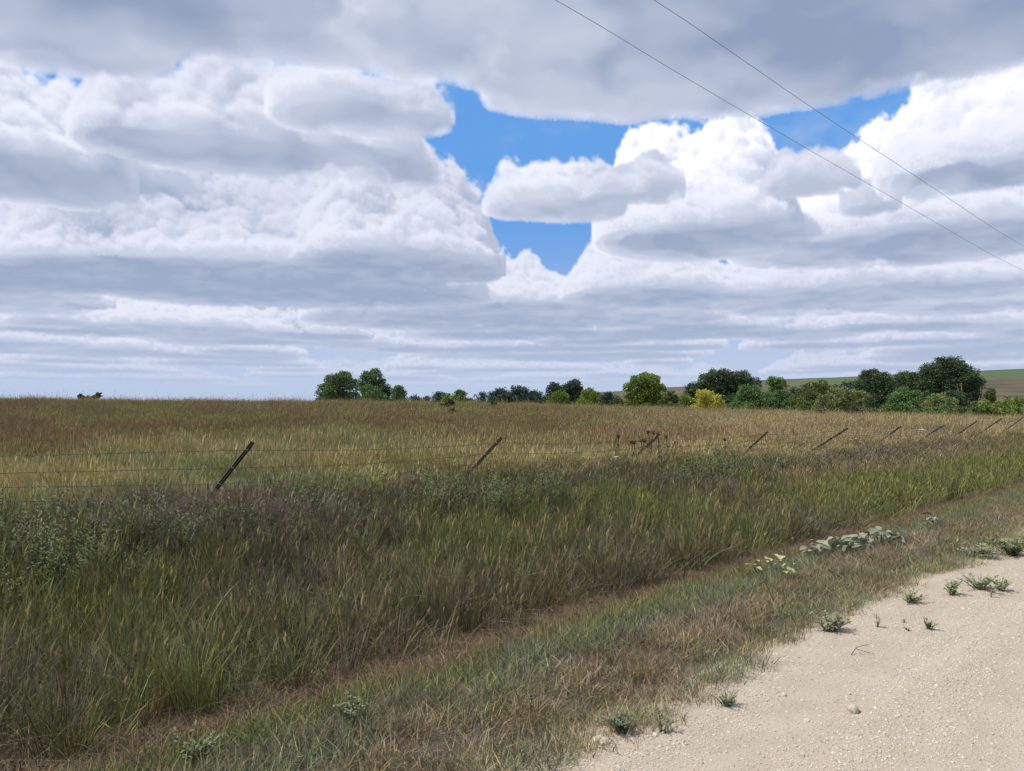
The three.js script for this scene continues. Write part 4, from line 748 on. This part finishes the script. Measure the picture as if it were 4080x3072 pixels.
weed('road_weed', 'wide bushy weed on the gravel, largest of those on the road', 3905, 2378, { h: 0.13, R: 0.22, stems: 22, leaves: 15, leaf: 0.035, col: WG }, 601, RW);
weed('road_weed', 'low weed at the right side of the largest road weed', 3985, 2380, { h: 0.11, R: 0.12, stems: 13, leaves: 12, leaf: 0.033, col: WG }, 602, RW);
weed('road_weed', 'upright bushy weed on the gravel left of the largest one', 3795, 2398, { h: 0.13, R: 0.09, stems: 12, leaves: 13, leaf: 0.036, col: WG }, 603, RW);
weed('road_weed', 'small round weed alone on the gravel', 3700, 2540, { h: 0.075, R: 0.06, stems: 9, leaves: 10, leaf: 0.026, col: WG }, 604, RW);
weed('road_weed', 'weed at the edge of the verge beside bare gravel', 3625, 2425, { h: 0.1, R: 0.14, stems: 14, leaves: 13, leaf: 0.033, col: WG }, 605, RW);
weed('road_weed', 'single sprout on the gravel below the upright bushy weed', 3948, 2408, { h: 0.08, R: 0.02, stems: 2, leaves: 7, leaf: 0.028, col: WG }, 606, RW);
weed('road_weed', 'single sprout on the gravel near the verge edge', 3497, 2535, { h: 0.09, R: 0.03, stems: 3, leaves: 7, leaf: 0.03, col: WG }, 607, RW);
weed('road_weed', 'fine leaved tuft on the gravel beside the verge, low in front', 2895, 2858, { h: 0.08, R: 0.08, stems: 26, leaves: 7, leaf: 0.03, col: WS, narrow: 0.18 }, 608, RW);
weed('road_weed', 'bent grey sprig alone on the gravel at the verge edge in front', 2640, 2970, { h: 0.12, R: 0.05, stems: 4, leaves: 10, leaf: 0.026, col: [0.2, 0.2, 0.14] }, 609, RW);
weed('road_weed', 'tiny seedling on the gravel between road and verge', 3602, 2516, { h: 0.05, R: 0.02, stems: 2, leaves: 6, leaf: 0.022, col: WG }, 610, RW);
weed('road_weed', 'pair of tiny seedlings on the gravel left of the round weed', 3620, 2550, { h: 0.035, R: 0.03, stems: 3, leaves: 6, leaf: 0.02, col: WG }, 611, RW);
weed('verge_weed', 'dense bright green weed at the road edge by the right border', 4030, 2228, { h: 0.2, R: 0.34, stems: 34, leaves: 18, leaf: 0.05, col: [0.14, 0.19, 0.085] }, 612, 'leafy weeds on the verge');
weed('verge_weed', 'grey green weed on the verge left of the dense bright one', 3890, 2232, { h: 0.17, R: 0.25, stems: 26, leaves: 16, leaf: 0.045, col: WS }, 613, 'leafy weeds on the verge');
weed('verge_weed', 'grey green weed on the verge edge where gravel bulges in', 3310, 2545, { h: 0.13, R: 0.16, stems: 22, leaves: 16, leaf: 0.036, col: WS }, 614, 'leafy weeds on the verge');
weed('verge_weed', 'pale fine leaved weed at the verge edge nearest the front', 2480, 2960, { h: 0.1, R: 0.1, stems: 18, leaves: 14, leaf: 0.03, col: [0.17, 0.2, 0.12] }, 615, 'leafy weeds on the verge');
weed('verge_weed', 'light green low weed among the verge grass, low in front', 1400, 2895, { h: 0.14, R: 0.11, stems: 14, leaves: 16, leaf: 0.03, col: [0.2, 0.23, 0.13] }, 616, 'leafy weeds on the verge');
weed('verge_weed', 'second light green weed among verge grass at the lower edge', 780, 3050, { h: 0.16, R: 0.14, stems: 16, leaves: 16, leaf: 0.03, col: [0.18, 0.22, 0.11] }, 617, 'leafy weeds on the verge');
// a thicket of forbs along the foot of the fence: nobody could count them
{
  const r = rng(25), places = [], brush = [];
  const V = [0, 1, 2].map((k) => { const [l, s] = weedGeo(700 + k, { h: 0.52, R: 0.16, stems: 8, leaves: 30, leaf: 0.04, col: [1, 1, 1], narrow: 0.28 }); const g = l; return g; });
  for (let s = -3; s < 60; s += 0.2) for (let i = 0; i < 14; i++) {
    const ss = s + 0.2 * r(), t = 8.2 + 2.3 * r() + (ss < 4 ? -0.6 * r() : 0), [x, y, z] = ST(ss, t); if (!inView(x, z)) continue;
    const n = fbm(ss * 0.33 + 14, t * 0.5, 3), here = 0.22 * sstep(6.2, 8, ss) * sstep(18.5, 15.5, ss) + 0.16 * sstep(4.6, 3, ss) - 0.1; if (n + here < 0.22 * r()) continue;
    places.push([x, y, z, (0.75 + 0.5 * r()) * (ss > 20 ? 1.15 : 1), pick([[0.12, 0.15, 0.06], [0.15, 0.18, 0.08], [0.14, 0.17, 0.06], [0.17, 0.185, 0.1]], r()), (0.7 + 0.4 * r() + 0.3 * n) * (1 + 0.15 * sstep(11, 13, ss) * sstep(16, 14.5, ss) - 0.4 * sstep(16, 22, ss))]);
  }
  for (let i = 0; i < 70; i++) { const ss = 3.4 + 4.2 * r(), t = 8.5 + 1.4 * r(), [x, y, z] = ST(ss, t); places.push([x, y, z, 0.7 + 0.4 * r(), [0.15, 0.17, 0.12], 0.7]); }
  const o = meadow('forb_thicket', 'grey green leafy forbs crowding along the foot of the wire fence', V, places, 31); o.userData.category = 'weeds';
  const D = [0, 1].map((k) => tuft({ n: 34, h: 0.5, w: 0.004, R: 0.2, lean: 0.7, arch: 0.6, segs: 4, seed: 720 + k, hues: dry, heads: 0.3 }));
  for (let i = 0; i < 330; i++) { const a = r() < 0.5, ss = a ? 2.6 + 2.2 * r() : -2 + 34 * r(), t = a ? 8.5 + 1.4 * r() : 8.6 + 1.9 * r(), [x, y, z] = ST(ss, t); brush.push([x, y, z, 0.9 + 0.5 * r(), pick([[0.23, 0.185, 0.17], [0.19, 0.15, 0.15], [0.25, 0.21, 0.17]], r()), 0.75 + 0.4 * r()]); }
  const b = meadow('dead_brush', 'grey mauve dead brush tangled at the foot of the wire fence', D, brush, 32); b.userData.category = 'brush';
}
// tall weeds with dark seed heads beside the third post
{
  const spots = [[2463, 1738, 'leftmost, standing apart'], [2522, 1762, 'short, second from the left'], [2560, 1755, 'third from the left, left of the leaning post'], [2592, 1722, 'tallest one with two heads side by side'], [2622, 1729, 'right above the tip of the leaning post'], [2655, 1740, 'just right of the post tip'], [2692, 1764, 'low one at the right of the group'], [2888, 1750, 'standing alone left of the fourth post']];
  const headMat = new THREE.MeshStandardMaterial({ name: 'seed_head', color: rgb(0.065, 0.04, 0.03), roughness: 0.95 });
  spots.forEach(([px, py, where], i) => {
    const r = rng(800 + i), [az] = towards(px, py), rr = (FENCE + 0.35 - 0.5 * r()) / Math.sin(A - az / R2D), at = polar(px, rr), h = heightAt(px, py, rr) - at.y;
    const o = thing('seed_head_weed', 'dark headed weed by the third post, ' + where, 'weed', 'tall weeds with dark seed heads', at);
    if (i === 7) o.userData.label = 'dark headed weed standing alone left of the fourth fence post';
    const [l, st] = weedGeo(820 + i, { h: h * 0.86, R: 0.07, stems: 5, leaves: 26, leaf: 0.085, col: [0.1, 0.135, 0.06], narrow: 0.26, up: 0.7 });
    part('foliage', l, weedMat, o); part('stem', st, stemMat, o);
    for (const dx of i === 3 ? [-0.05, 0.06] : i === 1 || i === 2 ? [-0.03, 0.035] : [0]) {
      const G = []; for (let k = 0; k < 44; k++) { const g = new THREE.IcosahedronGeometry(0.006 + 0.006 * r(), 0), a = r() * 6.28, q = Math.sqrt(r()) * 0.042; g.translate(dx + Math.cos(a) * q, h - 0.05 + 0.07 * r() + q * 0.3, Math.sin(a) * q); G.push(g); }
      G.push(tube([[0, h * 0.6, 0], [dx * 0.6, h * 0.85, 0], [dx, h - 0.02, 0]], 0.009, 0.006, 4, 3).toNonIndexed());
      G.forEach((g) => { g.deleteAttribute('uv'); });
      part('seed_head', mergeGeometries(G), headMat, o);
    }
  });
  // white flat flower heads here and there along the fence
  const whiteMat = new THREE.MeshStandardMaterial({ name: 'petal', color: rgb(0.72, 0.72, 0.64), roughness: 0.9 });
  [[2457, 1820, 0.05, 'on the fence bank left of the third post'], [2325, 1820, 0.022, 'smallest one, left along the fence bank'], [3672, 1711, 0.075, 'largest one, left of the seventh post'], [3758, 1733, 0.035, 'by the foot of the eighth post'], [3427, 1760, 0.04, 'right of the fifth post'], [3410, 1748, 0.03, 'just above its neighbour right of the fifth post'], [3390, 1751, 0.03, 'left in the trio right of the fifth post']].forEach(([px, py, w, where], i) => {
    const r = rng(850 + i), [az] = towards(px, py), rr = (FENCE - 0.7) / Math.sin(A - az / R2D), at = polar(px, rr), h = heightAt(px, py, rr) - at.y, o = thing('white_flower', 'white flat flower head ' + where, 'flower', 'white flowers along the fence', at), G = [];
    for (let k = 0; k < 30; k++) { const a = r() * 6.28, q = Math.sqrt(r()) * w, g = new THREE.IcosahedronGeometry(w * 0.2, 0); g.scale(1, 0.5, 1); g.translate(Math.cos(a) * q, h - q * q * 2 + 0.01 * r(), Math.sin(a) * q * 0.8); G.push(g); }
    part('flower_head', mergeGeometries(G), whiteMat, o); part('stem', tube([[0, -0.02, 0], [0.02, h * 0.5, 0], [0, h, 0]], 0.004, 0.003, 4, 4), stemMat, o);
    const [l] = weedGeo(870 + i, { h: h * 0.7, R: 0.05, stems: 2, leaves: 12, leaf: 0.07, col: WG, narrow: 0.2 }); part('foliage', l, weedMat, o);
  });
  // pale leafy stalks among the grass beyond the fence
  [[3098, 1722, 'right of the fourth post'], [3278, 1722, 'left of the middle of the fifth post'], [3022, 1772, 'with broad pale leaves at the foot of the fourth post'], [598, 1868, 'thin and mauve under the lower wire at left']].forEach(([px, py, where], i) => {
    const [az] = towards(px, py), rr = (FENCE + 0.5) / Math.sin(A - az / R2D), at = polar(px, rr), h = Math.max(0.5, heightAt(px, py, rr) - at.y), o = thing('leafy_stalk', 'pale leafy stalk ' + where, 'weed', 'pale leafy stalks along the fence', at);
    const [l, st] = weedGeo(880 + i, { h, R: i === 3 ? 0.02 : 0.05, stems: 3, leaves: i === 3 ? 14 : 18, leaf: i === 2 ? 0.14 : i === 3 ? 0.03 : 0.08, col: i === 3 ? [0.2, 0.17, 0.19] : [0.19, 0.225, 0.165], narrow: i === 2 ? 0.6 : 0.45, up: 0.5 }); part('foliage', l, weedMat, o); part('stem', st, stemMat, o);
  });
}
// old wooden stakes and a rock at the far right edge of the field
{
  const stakeMat = new THREE.MeshStandardMaterial({ name: 'old_wood', color: rgb(0.05, 0.042, 0.034), roughness: 0.95 });
  [[3526, 1706, 3524, 1680, 0.06, 'upright dark stub in the grass beyond the fence'], [3642, 1668, 3632, 1645, 0.05, 'dark stake tilted to the left at the field edge'], [3800, 1660, 3784, 1632, 0.09, 'thick dark stake tilted left, nearest to the pale rock']].forEach(([x0, y0, x1, y1, w, label], i) => {
    const g = onGround(x0, y0 + 8), r = Math.hypot(g.x, g.z), dx = ((x1 - x0) / F) * r, h = heightAt(x1, y1, r) - g.y, o = thing('wooden_stake', label, 'stake', 'old wooden stakes at the field edge', g), s = new THREE.CylinderGeometry(w * 0.75, w, Math.hypot(h, dx) + 0.3, 7, 4), P = s.attributes.position;
    for (let k = 0; k < P.count; k++) P.setXYZ(k, P.getX(k) * (1 + 0.25 * perlin(P.getY(k) * 3 + i, k * 0.7)), P.getY(k), P.getZ(k));
    s.computeVertexNormals(); const m = part('stake', s, stakeMat, o); m.position.set(dx / 2, h / 2 - 0.1, 0); m.rotation.z = -Math.atan2(dx, h); o.rotation.y = -towards(x0, y0)[0] / R2D;
  });
}
const rockMat = (c) => new THREE.MeshStandardMaterial({ name: 'rock', color: c, roughness: 0.95, flatShading: true });
function rock(label, at, rx, ry, rz, col, seed, name = 'stone') {
  const g = new THREE.IcosahedronGeometry(1, 3), P = g.attributes.position;
  for (let i = 0; i < P.count; i++) { const x = P.getX(i), y = P.getY(i), z = P.getZ(i), d = 1 + 0.3 * perlin(x * 1.2 + seed, y * 1.2 + z) + 0.1 * perlin(x * 4 + seed, z * 4 + y * 3); P.setXYZ(i, x * rx * d, Math.max(-0.35, y) * ry * d, z * rz * d); }
  const o = new THREE.Mesh(g, rockMat(col)); o.name = numbered(name); o.castShadow = o.receiveShadow = true; o.position.copy(at).add(new THREE.Vector3(0, ry * 0.25, 0)); o.rotation.y = seed; tag(o, label, 'stone', 'larger stones'); scene.add(o);
}
{
  const onRoad = (px, py) => { const g = onGround(px, py), [s, t] = toST(g.x, g.z); g.y = Math.max(g.y, roadY(s, t)); return g; };
  rock('buff flat stone lying on the open gravel road', onRoad(3400, 2880), 0.04, 0.026, 0.026, rgb(0.46, 0.4, 0.31), 1.1);
  rock('white stone half under the verge grass, low in front', onRoad(2392, 2998), 0.045, 0.032, 0.03, rgb(0.58, 0.53, 0.42), 2.7);
  rock('small white stone beside the bent grey sprig', onRoad(2612, 2985), 0.017, 0.014, 0.014, rgb(0.6, 0.55, 0.45), 3.3);
  rock('small pale stone on the gravel left of the buff one', onRoad(3125, 2815), 0.018, 0.014, 0.014, rgb(0.55, 0.48, 0.38), 4.2);
  rock('small pale stone on the gravel in front of the buff one', onRoad(3215, 2922), 0.016, 0.012, 0.013, rgb(0.56, 0.5, 0.4), 5.2);
  const far = onGround(3832, 1658); rock('pale rock in the grass at the right edge of the field', far.setY(far.y + 0.25), 0.75, 0.6, 0.6, rgb(0.36, 0.3, 0.2), 6.4);
  const tw = onRoad(3392, 2650), o = thing('twig', 'dry forked twig lying on the gravel road', 'twig', null, tw);
  part('twig', mergeGeometries([tube([[0, 0.004, 0], [0.06, 0.035, -0.05], [0.16, 0.045, -0.09]], 0.003, 0.0015, 5, 6), tube([[0.05, 0.03, -0.04], [0.1, 0.02, -0.02], [0.16, 0.006, 0.0]], 0.002, 0.001, 5, 4)]), woodyMat, o);
  const sn = thing('bare_tree', 'thin bare pale dead tree below the biggest domed tree', 'tree', null, polar(3832, 185)), H = heightAt(3832, 1525, 185) - sn.position.y;
  part('trunk', mergeGeometries([tube([[0, -0.3, 0], [0.1, H * 0.5, 0], [-0.05, H, 0]], 0.16, 0.07, 6, 5), tube([[0.1, H * 0.5, 0], [-0.5, H * 0.72, 0.1], [-0.95, H * 0.98, 0]], 0.09, 0.04, 5, 4)]), new THREE.MeshStandardMaterial({ name: 'dead_wood', color: rgb(0.3, 0.27, 0.23), roughness: 0.95 }), sn);
}
renderer.render(scene, camera);
